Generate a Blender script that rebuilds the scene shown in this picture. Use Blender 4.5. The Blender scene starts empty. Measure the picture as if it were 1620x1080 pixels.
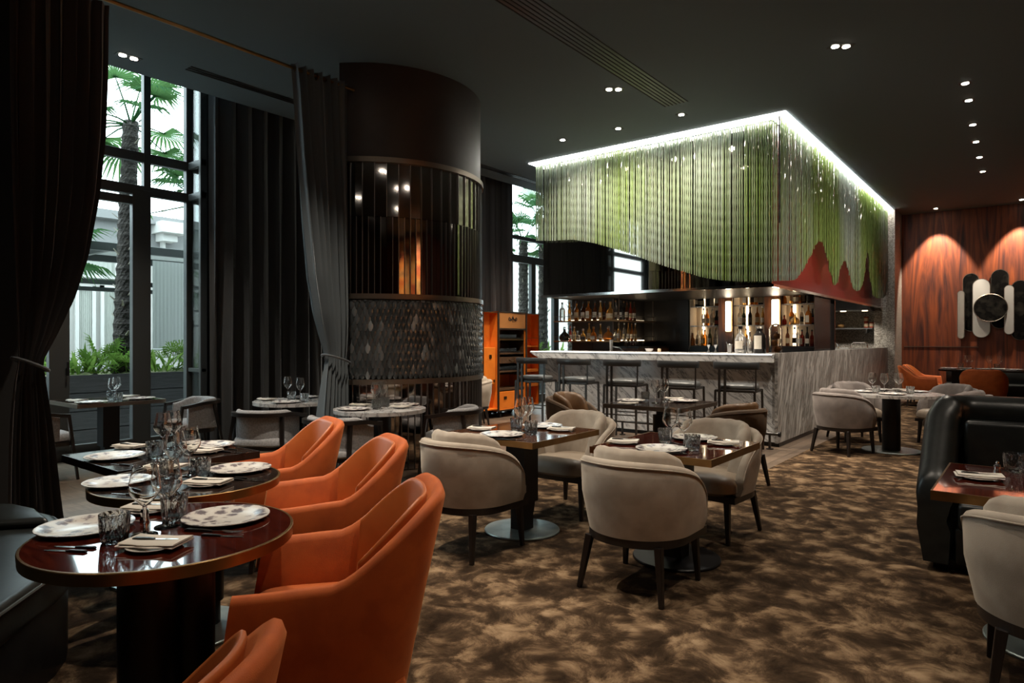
import bpy, bmesh, math, random
from mathutils import Vector, Matrix
from math import sin, cos, pi, radians as R
random.seed(7)
scene = bpy.context.scene
COL = scene.collection
# ------------------------------------------------------------------ surveying helpers (pixel -> point on a real plane)
FPX, EYE, HY = 1050.0, 1.42, 537.0
YAW = math.atan2(827, 1050)
SN, CS = sin(YAW), cos(YAW)
def ray(px, py):
    r = (px - 810) / FPX
    return (-SN + CS * r, CS + SN * r, (HY - py) / FPX)
def GZ(px, py, z):
    d = ray(px, py); t = (z - EYE) / d[2]
    return Vector((d[0] * t, d[1] * t, z))
def GX(px, py, x):
    d = ray(px, py); t = x / d[0]
    return Vector((x, d[1] * t, EYE + d[2] * t))
def GY(px, py, y):
    d = ray(px, py); t = y / d[1]
    return Vector((d[0] * t, y, EYE + d[2] * t))
# ------------------------------------------------------------------ mesh builder
class MB:
    def __init__(s): s.v = []; s.f = []
    def add(s, vs, fs):
        b = len(s.v); s.v.extend([tuple(p) for p in vs]); s.f.extend([tuple(b + i for i in f) for f in fs]); return s
    def box(s, cx, cy, cz, sx, sy, sz, rz=0, taper=1.0):
        vs = []
        for k in (-1, 1):
            t = taper if k < 0 else 1.0
            for (i, j) in ((-1, -1), (1, -1), (1, 1), (-1, 1)):
                x, y = i * sx / 2 * t, j * sy / 2 * t
                vs.append((cx + x * cos(rz) - y * sin(rz), cy + x * sin(rz) + y * cos(rz), cz + k * sz / 2))
        return s.add(vs, [(3, 2, 1, 0), (4, 5, 6, 7), (0, 1, 5, 4), (1, 2, 6, 5), (2, 3, 7, 6), (3, 0, 4, 7)])
    def bb(s, x0, x1, y0, y1, z0, z1):
        return s.box((x0 + x1) / 2, (y0 + y1) / 2, (z0 + z1) / 2, abs(x1 - x0), abs(y1 - y0), abs(z1 - z0))
    def loft(s, rings, cap=True, closed=False, ring_closed=True):
        n = len(rings[0]); b = []
        for r in rings: b.extend(r)
        fs = []; m = len(rings)
        for i in range(m if closed else m - 1):
            i2 = (i + 1) % m
            for j in range(n if ring_closed else n - 1):
                j2 = (j + 1) % n
                fs.append((i * n + j, i * n + j2, i2 * n + j2, i2 * n + j))
        if cap and not closed and ring_closed:
            fs.append(tuple(range(n - 1, -1, -1))); fs.append(tuple((m - 1) * n + j for j in range(n)))
        return s.add(b, fs)
    def lathe(s, prof, n=24, c=(0, 0, 0), cap=False):
        rings = [[(c[0] + r * cos(2 * pi * k / n), c[1] + r * sin(2 * pi * k / n), c[2] + z) for k in range(n)] for r, z in prof]
        return s.loft(rings, cap=cap)
    def disc(s, r, z0, z1, n=32, c=(0, 0, 0), e=0.0):
        p = [(max(r - e, 1e-4), z0), (r, z0 + e), (r, z1 - e), (max(r - e, 1e-4), z1)] if e else [(r, z0), (r, z1)]
        return s.lathe(p, n, c, cap=True)
    def tube(s, path, r, n=8, closed=False, cap=True):
        path = [Vector(p) for p in path]; m = len(path); rings = []; up = None
        for i, p in enumerate(path):
            a = path[(i - 1) % m] if (i > 0 or closed) else p
            b = path[(i + 1) % m] if (i < m - 1 or closed) else p
            t = (b - a).normalized()
            if up is None:
                up = Vector((0, 0, 1)) if abs(t.z) < .9 else Vector((1, 0, 0))
            u = t.cross(up)
            if u.length < 1e-5: u = t.cross(Vector((0, 1, 0)))
            u.normalize(); w = u.cross(t).normalized(); up = w
            rr = r[i] if isinstance(r, (list, tuple)) else r
            rings.append([tuple(p + u * rr * cos(2 * pi * k / n) + w * rr * sin(2 * pi * k / n)) for k in range(n)])
        return s.loft(rings, cap=cap, closed=closed)
    def bar(s, p0, p1, w, d=None, w1=None, d1=None):      # tapered rectangular bar
        p0, p1 = Vector(p0), Vector(p1); d = d or w; w1 = w1 or w; d1 = d1 or d
        t = (p1 - p0).normalized(); up = Vector((0, 0, 1)) if abs(t.z) < .95 else Vector((0, 1, 0))
        u = t.cross(up).normalized(); q = u.cross(t).normalized()
        rg = []
        for p, a, b in ((p0, w, d), (p1, w1, d1)):
            rg.append([tuple(p + u * a / 2 * i + q * b / 2 * j) for i, j in ((-1, -1), (1, -1), (1, 1), (-1, 1))])
        return s.loft(rg)
    def prism(s, poly, z0, z1):
        n = len(poly)
        return s.add([(x, y, z0) for x, y in poly] + [(x, y, z1) for x, y in poly],
                     [tuple(range(n - 1, -1, -1)), tuple(range(n, 2 * n))] + [(i, (i + 1) % n, n + (i + 1) % n, n + i) for i in range(n)])
    def sphere(s, c, r, n=12, sz=1.0):
        m = max(4, n // 2)
        return s.lathe([(max(1e-4, r * sin(pi * i / m)), -r * cos(pi * i / m) * sz) for i in range(m + 1)], n, c)
def build(name, mb, m, parent=None, smooth=40, bevel=0, seg=2, loc=None):
    me = bpy.data.meshes.new(name); me.from_pydata(mb.v, [], mb.f)
    bm = bmesh.new(); bm.from_mesh(me)
    bmesh.ops.remove_doubles(bm, verts=bm.verts, dist=1e-6)
    bmesh.ops.recalc_face_normals(bm, faces=bm.faces)
    if bevel:
        ed = [e for e in bm.edges if len(e.link_faces) == 2 and e.calc_face_angle(0) > .7]
        bmesh.ops.bevel(bm, geom=ed, offset=bevel, segments=seg, profile=.5, affect='EDGES', clamp_overlap=True)
    bm.to_mesh(me); bm.free()
    if smooth:
        me.shade_smooth(); me.set_sharp_from_angle(angle=R(smooth))
    if m: me.materials.append(m)
    o = bpy.data.objects.new(name, me); COL.objects.link(o)
    if parent: o.parent = parent
    if loc is not None: o.location = loc
    return o
def tag(o, label, cat, group=None, kind=None):
    o['label'] = label; o['category'] = cat
    if group: o['group'] = group
    if kind: o['kind'] = kind
    return o
def thing(name, label, cat, loc=(0, 0, 0), rz=0, group=None):
    o = bpy.data.objects.new(name, None); COL.objects.link(o); o.empty_display_size = .1
    o.location = loc; o.rotation_euler = (0, 0, rz)
    return tag(o, label, cat, group)
def struct(name, mb, m, smooth=0, **k):
    o = build(name, mb, m, smooth=smooth, **k); o['kind'] = 'structure'; return o
def copy_tree(o, parent=None):
    c = o.copy(); COL.objects.link(c)
    if parent: c.parent = parent
    for ch in list(o.children): copy_tree(ch, c)
    return c
class Proto:
    """first placing moves the thing itself, later ones copy it with its parts"""
    def __init__(s, o): s.o = o; s.used = False
    def put(s, label, loc, rz=0, group=None, sc=None):
        o = copy_tree(s.o) if s.used else s.o
        s.used = True
        o.location = loc; o.rotation_euler = (0, 0, rz); o['label'] = label
        if group: o['group'] = group
        if sc: o.scale = sc
        return o
def smoothstep(a, b, x):
    t = min(1, max(0, (x - a) / (b - a))); return t * t * (3 - 2 * t)
# ------------------------------------------------------------------ materials
def lin(h):
    h = h.lstrip('#'); return tuple(((int(h[i:i + 2], 16) / 255) ** 2.2) for i in (0, 2, 4))
def newmat(name):
    m = bpy.data.materials.new(name); m.use_nodes = True
    nt = m.node_tree; nt.nodes.clear()
    out = nt.nodes.new('ShaderNodeOutputMaterial')
    return m, nt, out
def N(nt, t, **k):
    n = nt.nodes.new('ShaderNode' + t)
    for a, b in k.items():
        if a in n.inputs: n.inputs[a].default_value = b
        else: setattr(n, a, b)
    return n
def L(nt, a, ai, b, bi): nt.links.new(a.outputs[ai], b.inputs[bi])
def c4(c): return (c[0], c[1], c[2], 1)
def coords(nt, scale=(1, 1, 1), rot=(0, 0, 0), kind='Object'):
    tc = N(nt, 'TexCoord'); mp = N(nt, 'Mapping'); mp.inputs['Scale'].default_value = scale; mp.inputs['Rotation'].default_value = rot
    L(nt, tc, kind, mp, 'Vector'); return mp
def ramp(nt, src, out, stops):
    r = N(nt, 'ValToRGB'); e = r.color_ramp.elements
    e[0].position, e[0].color = stops[0][0], c4(stops[0][1])
    e[1].position, e[1].color = stops[-1][0], c4(stops[-1][1])
    for p, c in stops[1:-1]:
        x = e.new(p); x.color = c4(c)
    L(nt, src, out, r, 'Fac'); return r
def pbr(name, col, rough=.5, metal=0, sheen=0, trans=0, coat=0, ior=1.45, spec=.5, emit=None, est=0, var=None, bump=None, sheen_tint=None):
    """var=(scale3, color2, contrast lo, hi, detail) noise mix; bump=(scale3, strength, distance)"""
    m, nt, out = newmat(name)
    b = N(nt, 'BsdfPrincipled'); b.inputs['Base Color'].default_value = c4(col); b.inputs['Roughness'].default_value = rough
    b.inputs['Metallic'].default_value = metal; b.inputs['Transmission Weight'].default_value = trans; b.inputs['IOR'].default_value = ior
    b.inputs['Coat Weight'].default_value = coat; b.inputs['Sheen Weight'].default_value = sheen; b.inputs['Specular IOR Level'].default_value = spec
    b.inputs['Coat Roughness'].default_value = .04
    if sheen:
        b.inputs['Sheen Roughness'].default_value = .4
        b.inputs['Sheen Tint'].default_value = c4(sheen_tint or col)
    if emit: b.inputs['Emission Color'].default_value = c4(emit); b.inputs['Emission Strength'].default_value = est
    if var:
        mp = coords(nt, var[0]); nz = N(nt, 'TexNoise'); nz.inputs['Scale'].default_value = 1; nz.inputs['Detail'].default_value = var[4] if len(var) > 4 else 3
        L(nt, mp, 0, nz, 'Vector'); r = ramp(nt, nz, 'Fac', [(var[2], col), (var[3], var[1])]); L(nt, r, 0, b, 'Base Color')
    if bump:
        mp = coords(nt, bump[0]); nz = N(nt, 'TexNoise'); nz.inputs['Scale'].default_value = 1; nz.inputs['Detail'].default_value = 2
        L(nt, mp, 0, nz, 'Vector'); bp = N(nt, 'Bump'); bp.inputs['Strength'].default_value = bump[1]; bp.inputs['Distance'].default_value = bump[2]
        L(nt, nz, 'Fac', bp, 'Height'); L(nt, bp, 0, b, 'Normal')
    L(nt, b, 0, out, 'Surface'); return m
def emitter(name, col, st):
    m, nt, out = newmat(name); e = N(nt, 'Emission'); e.inputs[0].default_value = c4(col); e.inputs[1].default_value = st
    L(nt, e, 0, out, 'Surface'); return m
def thin_glass(name, tint=(1, 1, 1), refl=.12, rough=.0, bump=None, dif=None):
    m, nt, out = newmat(name)
    t = N(nt, 'BsdfTransparent'); t.inputs[0].default_value = c4(tint)
    g = N(nt, 'BsdfGlossy'); g.inputs['Roughness'].default_value = rough; g.inputs[0].default_value = (1, 1, 1, 1)
    fr = N(nt, 'LayerWeight'); fr.inputs['Blend'].default_value = refl
    mx = N(nt, 'MixShader'); L(nt, fr, 'Facing', mx, 0); L(nt, t, 0, mx, 1); L(nt, g, 0, mx, 2)
    if bump:
        mp = coords(nt, bump[0]); nz = N(nt, 'TexVoronoi'); nz.inputs['Scale'].default_value = 1
        L(nt, mp, 0, nz, 'Vector'); bp = N(nt, 'Bump'); bp.inputs['Strength'].default_value = bump[1]; bp.inputs['Distance'].default_value = bump[2]
        L(nt, nz, 'Distance', bp, 'Height'); L(nt, bp, 0, g, 'Normal'); L(nt, bp, 0, fr, 'Normal')
    last = mx
    if dif:
        d = N(nt, 'BsdfDiffuse'); d.inputs[0].default_value = c4(dif[0]); m2 = N(nt, 'MixShader'); m2.inputs[0].default_value = dif[1]
        L(nt, mx, 0, m2, 1); L(nt, d, 0, m2, 2); last = m2
    L(nt, last, 0, out, 'Surface'); return m
def wood(name, c0, c1, rough=.35, scale=(8, 8, 1.2), coat=0, rot=(0, 0, 0), planks=None, dist=3.0):
    m, nt, out = newmat(name)
    b = N(nt, 'BsdfPrincipled'); b.inputs['Roughness'].default_value = rough; b.inputs['Coat Weight'].default_value = coat
    mp = coords(nt, scale, rot)
    src = mp
    nz = N(nt, 'TexNoise'); nz.inputs['Scale'].default_value = 1.0; nz.inputs['Detail'].default_value = 6; nz.inputs['Distortion'].default_value = dist
    L(nt, src, 0, nz, 'Vector')
    r = ramp(nt, nz, 'Fac', [(.3, c0), (.52, tuple((a + d) / 2 for a, d in zip(c0, c1))), (.7, c1)])
    last = r
    if planks:            # plank seams as their own dark lines and tone per plank
        mp2 = coords(nt, (1, 1, 1), planks[2])
        br = N(nt, 'TexBrick'); br.inputs['Scale'].default_value = 1; br.inputs['Brick Width'].default_value = planks[0]; br.inputs['Row Height'].default_value = planks[1]
        br.inputs['Mortar Size'].default_value = .004; br.inputs['Color1'].default_value = (.75, .75, .75, 1); br.inputs['Color2'].default_value = (1.15, 1.15, 1.15, 1); br.inputs['Mortar'].default_value = (.25, .25, .25, 1)
        L(nt, mp2, 0, br, 'Vector'); mx = N(nt, 'MixRGB'); mx.blend_type = 'MULTIPLY'; mx.inputs[0].default_value = 1
        L(nt, r, 0, mx, 1); L(nt, br, 'Color', mx, 2); last = mx
    L(nt, last, 0, b, 'Base Color'); L(nt, b, 0, out, 'Surface'); return m
def marble(name, base, vein, rot, scale=3.0, stretch=(1, 1, 1), rough=.25, amount=(.46, .5, .56)):
    m, nt, out = newmat(name)
    b = N(nt, 'BsdfPrincipled'); b.inputs['Roughness'].default_value = rough
    m0 = coords(nt, (1, 1, 1), rot); mp = N(nt, 'Mapping'); mp.inputs['Scale'].default_value = stretch; L(nt, m0, 0, mp, 'Vector')
    n1 = N(nt, 'TexNoise'); n1.inputs['Scale'].default_value = scale; n1.inputs['Detail'].default_value = 8; n1.inputs['Roughness'].default_value = .62; n1.inputs['Distortion'].default_value = .8
    L(nt, mp, 0, n1, 'Vector')
    mid = tuple((a * 2 + d) / 3 for a, d in zip(base, vein))
    r = ramp(nt, n1, 'Fac', [(.25, base), (amount[0], mid), (amount[1], vein), (amount[2], mid), (.75, base)])
    L(nt, r, 0, b, 'Base Color'); L(nt, b, 0, out, 'Surface'); return m

M = {}
M['ceiling'] = pbr('ceiling_paint', (.105, .140, .157), .8)
M['darkwall'] = pbr('dark_plaster', (.02, .018, .017), .7)
M['velvet_orange'] = pbr('orange_velvet', (.47, .098, .014), .75, sheen=.35, sheen_tint=(.9, .35, .12), var=((9, 9, 9), (.38, .074, .010), .42, .62, 4), bump=((420, 420, 420), .25, .002))
M['leather_orange'] = pbr('orange_leather', (.46, .125, .030), .42, var=((5, 5, 5), (.40, .10, .022), .4, .65))
M['velvet_beige'] = pbr('beige_velvet', (.37, .315, .255), .8, sheen=.6, sheen_tint=(.6, .52, .42), var=((7, 7, 7), (.29, .243, .195), .4, .62, 5), bump=((300, 300, 300), .3, .002))
M['velvet_grey'] = pbr('grey_taupe_velvet', (.23, .20, .185), .8, sheen=.6, sheen_tint=(.5, .46, .44), var=((7, 7, 7), (.175, .15, .14), .4, .62, 5), bump=((300, 300, 300), .3, .002))
M['leather_taupe'] = pbr('taupe_leather', (.31, .25, .19), .42, var=((6, 6, 6), (.26, .205, .155), .4, .65))
M['leather_brown'] = pbr('brown_leather', (.15, .075, .028), .45, var=((6, 6, 6), (.10, .05, .02), .4, .65))
M['suede_brown'] = pbr('brown_suede', (.10, .062, .035), .8, sheen=.3, var=((7, 7, 7), (.07, .042, .024), .4, .62))
M['leather_black'] = pbr('black_green_leather', (.012, .0135, .0125), .34, var=((14, 14, 14), (.008, .009, .0085), .4, .6), bump=((60, 60, 60), .08, .004))
M['felt_grey'] = pbr('grey_wool', (.33, .325, .33), .9, sheen=.3, var=((60, 60, 60), (.25, .247, .25), .4, .6), bump=((300, 300, 300), .3, .001))
M['wood_dark'] = wood('dark_stained_wood', (.007, .005, .0045), (.017, .012, .0095), .35, (30, 30, 3))
M['black_metal'] = pbr('black_metal', (.010, .010, .011), .38, metal=.3)
M['grey_metal'] = pbr('gunmetal', (.10, .095, .09), .38, metal=1)
M['steel'] = pbr('brushed_steel', (.55, .55, .54), .3, metal=1, bump=((2, 200, 2), .1, .002))
M['steel_base'] = pbr('teal_tinted_steel', (.36, .42, .40), .38, metal=.85, var=((6, 6, 6), (.26, .31, .30), .4, .6))  # teal reflection put into the steel's base colour
M['chrome'] = pbr('polished_steel', (.75, .74, .72), .12, metal=1)
M['brass'] = pbr('aged_brass', (.34, .20, .085), .34, metal=1, var=((5, 5, 5), (.26, .15, .06), .4, .6))
M['bronze'] = pbr('bronze_trim', (.22, .18, .145), .38, metal=1)
M['bronze_dark'] = pbr('dark_bronze_paint', (.055, .044, .040), .45, metal=.2, var=((2, 2, 2), (.045, .036, .033), .4, .6))
M['lacquer_red'] = wood('red_lacquered_veneer', (.030, .0045, .003), (.075, .012, .006), .08, (3, 14, 3), coat=.6)
M['lacquer_brown'] = wood('brown_lacquered_veneer', (.050, .016, .007), (.11, .040, .016), .10, (3, 14, 3), coat=.5)
M['lacquer_black'] = wood('blackened_veneer', (.012, .008, .007), (.034, .020, .015), .12, (3, 14, 3), coat=.4)
M['china'] = pbr('white_china', (.62, .59, .55), .22)
M['linen'] = pbr('white_linen', (.60, .56, .50), .85, bump=((400, 400, 400), .2, .001))
M['cutlery'] = pbr('cutlery_steel', (.55, .53, .5), .2, metal=1)
M['black_handle'] = pbr('black_handle', (.012, .011, .011), .3)
def glassmat(name, col, rough=0, bump=None):
    m, nt, out = newmat(name); g = N(nt, 'BsdfGlass'); g.inputs['Color'].default_value = c4(col); g.inputs['Roughness'].default_value = rough; g.inputs['IOR'].default_value = 1.48
    if bump:
        mp = coords(nt, bump[0]); nz = N(nt, 'TexVoronoi'); nz.inputs['Scale'].default_value = 1; L(nt, mp, 0, nz, 'Vector'); bp = N(nt, 'Bump'); bp.inputs['Strength'].default_value = bump[1]; bp.inputs['Distance'].default_value = bump[2]
        L(nt, nz, 'Distance', bp, 'Height'); L(nt, bp, 0, g, 'Normal')
    L(nt, g, 0, out, 'Surface'); return m
M['wineglass'] = glassmat('clear_glass', (.985, .985, .98))
M['tumbler'] = glassmat('smoked_cut_glass', (.80, .81, .81), .02, ((70, 70, 34), .8, .008))
M['tumbler_clear'] = glassmat('clear_cut_glass', (.93, .94, .94), .02, ((70, 70, 34), .8, .008))
M['pane'] = thin_glass('window_glass', (.93, .97, .96), .05)
M['mirror_dark'] = pbr('smoked_mirror', (.34, .31, .29), .03, metal=1)
M['mirror_strip'] = pbr('bronze_mirror', (.40, .365, .35), .05, metal=1)
M['fin'] = pbr('satin_nickel', (.26, .25, .24), .34, metal=1)
M['lamp'] = emitter('lamp_glow', (1, .90, .74), 30)
M['led'] = emitter('led_cove', (1, .97, .90), 15)
M['led_warm'] = emitter('led_warm', (1, .80, .52), 5)
M['bar_lamp'] = emitter('bar_lamp', (1, .84, .62), 7)
M['curtain'] = pbr('charcoal_velvet_curtain', (.075, .08, .086), .85, sheen=.55, sheen_tint=(.5, .55, .6), bump=((6, 6, 90), .15, .004))
M['curtain_brown'] = pbr('brown_velvet_curtain', (.06, .055, .055), .85, sheen=.5, sheen_tint=(.5, .46, .44), bump=((6, 6, 90), .15, .004))
M['curtain_daylit'] = pbr('daylit_velvet_curtain', (.095, .11, .118), .85, sheen=.6, sheen_tint=(.55, .62, .68), bump=((6, 6, 90), .15, .004))  # same dark velvet, lightened: window daylight put into its colour
M['frame'] = pbr('window_frame_paint', (.055, .060, .060), .4)
# plate: white china with a scattered grey-violet flower transfer on the rim
def plate_mat():
    m, nt, out = newmat('flower_china'); b = N(nt, 'BsdfPrincipled'); b.inputs['Roughness'].default_value = .2
    mp = coords(nt, (1, 1, 1)); v = N(nt, 'TexVoronoi'); v.inputs['Scale'].default_value = 19; L(nt, mp, 0, v, 'Vector')
    nz = N(nt, 'TexNoise'); nz.inputs['Scale'].default_value = 75; nz.inputs['Detail'].default_value = 4; L(nt, mp, 0, nz, 'Vector')
    ma = N(nt, 'Math'); ma.operation = 'MULTIPLY_ADD'; ma.inputs[1].default_value = .55; L(nt, nz, 'Fac', ma, 0); L(nt, v, 'Distance', ma, 2)
    r = ramp(nt, ma, 0, [(.56, (.15, .13, .14)), (.66, (.33, .30, .30)), (.75, (.57, .54, .50)), (1, (.62, .59, .55))])
    L(nt, r, 0, b, 'Base Color'); L(nt, b, 0, out, 'Surface'); return m
M['plate'] = plate_mat()
def carpet_mat():
    m, nt, out = newmat('mottled_carpet'); b = N(nt, 'BsdfPrincipled'); b.inputs['Roughness'].default_value = 1; b.inputs['Specular IOR Level'].default_value = .1
    mp = coords(nt, (1.0, 1.0, 1), (0, 0, .3))
    n1 = N(nt, 'TexNoise'); n1.inputs['Scale'].default_value = 4.2; n1.inputs['Detail'].default_value = 10; n1.inputs['Roughness'].default_value = .74; n1.inputs['Distortion'].default_value = .5; L(nt, mp, 0, n1, 'Vector')
    v = N(nt, 'TexVoronoi'); v.feature = 'SMOOTH_F1'; v.inputs['Scale'].default_value = 14
    mxv = N(nt, 'MixRGB'); mxv.inputs[0].default_value = .13; L(nt, mp, 0, mxv, 1); L(nt, n1, 'Color', mxv, 2); L(nt, mxv, 0, v, 'Vector')
    sp = N(nt, 'SeparateColor'); L(nt, v, 'Color', sp, 0)
    ma = N(nt, 'Math'); ma.operation = 'MULTIPLY_ADD'; ma.inputs[1].default_value = .26; L(nt, sp, 0, ma, 0); L(nt, n1, 'Fac', ma, 2)
    r = ramp(nt, ma, 0, [(.46, (.020, .0118, .0068)), (.58, (.046, .028, .0155)), (.64, (.085, .053, .030)), (.70, (.155, .10, .057)), (.84, (.29, .20, .120))])
    n2 = N(nt, 'TexNoise'); n2.inputs['Scale'].default_value = 260; L(nt, mp, 0, n2, 'Vector'); bp = N(nt, 'Bump'); bp.inputs['Strength'].default_value = .4; bp.inputs['Distance'].default_value = .006
    L(nt, n2, 'Fac', bp, 'Height'); L(nt, bp, 0, b, 'Normal'); L(nt, r, 0, b, 'Base Color'); L(nt, b, 0, out, 'Surface'); return m
M['carpet'] = carpet_mat()
M['floor_wood'] = wood('oak_floor', (.10, .068, .046), (.19, .14, .10), .35, (1.2, 14, 1), planks=(1.6, .16, (0, 0, R(90))))
M['wall_wood'] = wood('red_rosewood_panels', (.035, .0045, .002), (.26, .054, .009), .55, (4.2, 4.2, .30), dist=3.2)
M['marble_front'] = marble('grey_diagonal_marble', (.62, .62, .62), (.17, .17, .175), (0, R(-42), 0), 2.4, (1.0, 1.0, 4.5), .25, (.50, .54, .58))
M['marble_side'] = marble('grey_streaked_marble', (.42, .405, .385), (.09, .083, .076), (R(24), 0, 0), 2.2, (1, 4.2, .7), .35, (.42, .50, .60))
M['marble_white'] = marble('white_veined_marble', (.62, .60, .58), (.20, .19, .19), (0, 0, .5), 4.0, (1, 1.8, 1), .15, (.47, .5, .53))
def terrazzo():
    m, nt, out = newmat('speckled_mosaic'); b = N(nt, 'BsdfPrincipled'); b.inputs['Roughness'].default_value = .35
    mp = coords(nt); v = N(nt, 'TexVoronoi'); v.inputs['Scale'].default_value = 55; L(nt, mp, 0, v, 'Vector'); sp = N(nt, 'SeparateColor'); L(nt, v, 'Color', sp, 0)
    r = ramp(nt, sp, 0, [(.1, (.17, .15, .125)), (.5, (.28, .25, .21)), (.95, (.46, .42, .36))]); L(nt, r, 0, b, 'Base Color'); L(nt, b, 0, out, 'Surface'); return m
M['terrazzo'] = terrazzo()
def tiles():
    m, nt, out = newmat('glazed_scales'); b = N(nt, 'BsdfPrincipled'); g = N(nt, 'NewGeometry')
    r = ramp(nt, g, 'Random Per Island', [(.0, (.06, .068, .07)), (.80, (.11, .12, .125)), (.90, (.18, .195, .20)), (1, (.32, .35, .36))])
    r2 = ramp(nt, g, 'Random Per Island', [(.0, (.08, .08, .08)), (1, (.28, .28, .28))])
    L(nt, r, 0, b, 'Base Color'); L(nt, r2, 0, b, 'Roughness'); b.inputs['Metallic'].default_value = .55; L(nt, b, 0, out, 'Surface'); return m
M['scales'] = tiles()
def beads():
    m, nt, out = newmat('green_glass_beads')
    mp = coords(nt, (.55, .55, .30)); n1 = N(nt, 'TexNoise'); n1.inputs['Scale'].default_value = 1.0; n1.inputs['Detail'].default_value = 1; L(nt, mp, 0, n1, 'Vector')
    g = N(nt, 'NewGeometry'); ma = N(nt, 'Math'); ma.operation = 'MULTIPLY_ADD'; ma.inputs[1].default_value = .10; L(nt, g, 'Random Per Island', ma, 0); L(nt, n1, 'Fac', ma, 2)
    r = ramp(nt, ma, 0, [(.46, (.41, .49, .43)), (.58, (.35, .44, .28)), (.70, (.26, .38, .11))])
    d = N(nt, 'BsdfDiffuse'); tl = N(nt, 'BsdfTranslucent'); gl = N(nt, 'BsdfGlossy'); gl.inputs['Roughness'].default_value = .08; tr = N(nt, 'BsdfTransparent')
    L(nt, r, 0, d, 0); L(nt, r, 0, tl, 0); tr.inputs[0].default_value = (.8, .85, .75, 1)
    a = N(nt, 'MixShader'); a.inputs[0].default_value = .5; L(nt, d, 0, a, 1); L(nt, tl, 0, a, 2)
    c = N(nt, 'MixShader'); c.inputs[0].default_value = .22; L(nt, a, 0, c, 1); L(nt, tr, 0, c, 2)
    lw = N(nt, 'LayerWeight'); lw.inputs['Blend'].default_value = .42
    e = N(nt, 'MixShader'); L(nt, lw, 'Fresnel', e, 0); L(nt, c, 0, e, 1); L(nt, gl, 0, e, 2); L(nt, e, 0, out, 'Surface'); return m
M['beads'] = beads()
M['hide_orange'] = pbr('orange_trunk_hide', (.72, .19, .02), .45, var=((5, 5, 5), (.64, .16, .016), .4, .6))
M['hide_tan'] = pbr('tan_trunk_hide', (.42, .18, .055), .45)
M['trunk_wood'] = wood('trunk_interior_wood', (.05, .026, .014), (.12, .065, .035), .35, (4, 4, 20))
M['facade'] = pbr('courtyard_plaster', (.34, .33, .31), .85, var=((.8, .8, .8), (.28, .27, .25), .4, .7))
M['facade_trim'] = pbr('courtyard_stone', (.45, .44, .42), .8)
M['facade_grey'] = pbr('courtyard_grey', (.18, .18, .178), .8)
M['screen'] = pbr('white_awning', (.5, .52, .51), .8)
M['planter'] = wood('weathered_planter_planks', (.045, .043, .044), (.09, .087, .088), .7, (1, 1.2, 22))
M['soil'] = pbr('planter_moss', (.08, .10, .03), .95, var=((14, 14, 14), (.16, .16, .09), .4, .65))
M['trunk'] = pbr('palm_trunk_fibre', (.026, .021, .018), .9, var=((12, 12, 28), (.065, .056, .048), .45, .7), bump=((18, 18, 40), .9, .03))
def leaf(name, a, b2, tint):
    m, nt, out = newmat(name); d = N(nt, 'BsdfDiffuse'); t = N(nt, 'BsdfTranslucent'); mp = coords(nt, (2, 2, 2)); n1 = N(nt, 'TexNoise'); L(nt, mp, 0, n1, 'Vector'); n1.inputs['Scale'].default_value = 2
    r = ramp(nt, n1, 'Fac', [(.35, a), (.65, b2)]); L(nt, r, 0, d, 0); t.inputs[0].default_value = c4(tint)
    mx = N(nt, 'MixShader'); mx.inputs[0].default_value = .45; L(nt, d, 0, mx, 1); L(nt, t, 0, mx, 2); L(nt, mx, 0, out, 'Surface'); return m
M['frond'] = leaf('palm_leaf', (.022, .065, .030), (.045, .105, .040), (.07, .15, .05))
M['fern'] = leaf('bright_leaf', (.07, .16, .03), (.14, .24, .05), (.20, .32, .07))
M['court'] = pbr('courtyard_paving', (.48, .48, .46), .9)
# ================================================================== CAMERA
cam = bpy.data.cameras.new('camera'); cam.sensor_width = 36; cam.lens = FPX / 1620 * 36; cam.shift_y = -3 / 1620; cam.clip_end = 200
co = bpy.data.objects.new('camera', cam); COL.objects.link(co); co.location = (0, 0, EYE); co.rotation_euler = (R(90), 0, YAW); scene.camera = co
CEIL = 4.39; EDGE = -7.87; WIN = -8.9; BWALL = 18.25
# ================================================================== SHELL
struct('floor_oak', MB().prism([(-8.95, -4), (-5.0, -4), (-5.0, 7.4), (-2.3, 7.4), (-2.3, 18.4), (-8.95, 18.4)], -.1, 0), M['floor_wood'])
struct('floor_carpet', MB().prism([(-5.0, -4), (6, -4), (6, 18.4), (-2.3, 18.4), (-2.3, 7.4), (-5.0, 7.4)], -.1, 0), M['carpet'])
struct('ceiling', MB().bb(EDGE, 6, -4, 18.4, CEIL, CEIL + .2), M['ceiling'])
struct('ceiling_window_bay', MB().bb(-9.1, EDGE, -4, 18.4, 5.2, 5.3).bb(EDGE, EDGE + .08, -4, 18.4, CEIL + .2, 5.3), M['ceiling'])
struct('wall_back', MB().bb(-8.95, 6, BWALL, BWALL + .15, 0, 5.2), M['wall_wood'])
struct('wall_right', MB().bb(6, 6.15, -4, 18.4, 0, CEIL), M['wall_wood'])
struct('wall_front', MB().bb(-9.0, 6, -4.15, -4, 0, 5.2), M['darkwall'])
struct('wall_left', MB().bb(-9.0, -8.55, 4.32, 10.1, 0, 5.2).bb(-9.0, -8.8, -4, .9, 0, 5.2).bb(-9.0, -8.8, 15.6, 18.4, 0, 5.2), M['darkwall'])
struct('wall_banquette', MB().bb(-6.3, -6.1, -4, 1.66, 0, CEIL), M['darkwall'])
struct('trim_1', MB().bb(-2.45, -1.0, BWALL - .012, BWALL, 1.245, 1.262).bb(.2, 1.6, BWALL - .012, BWALL, 1.245, 1.262), M['bronze'])
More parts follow.
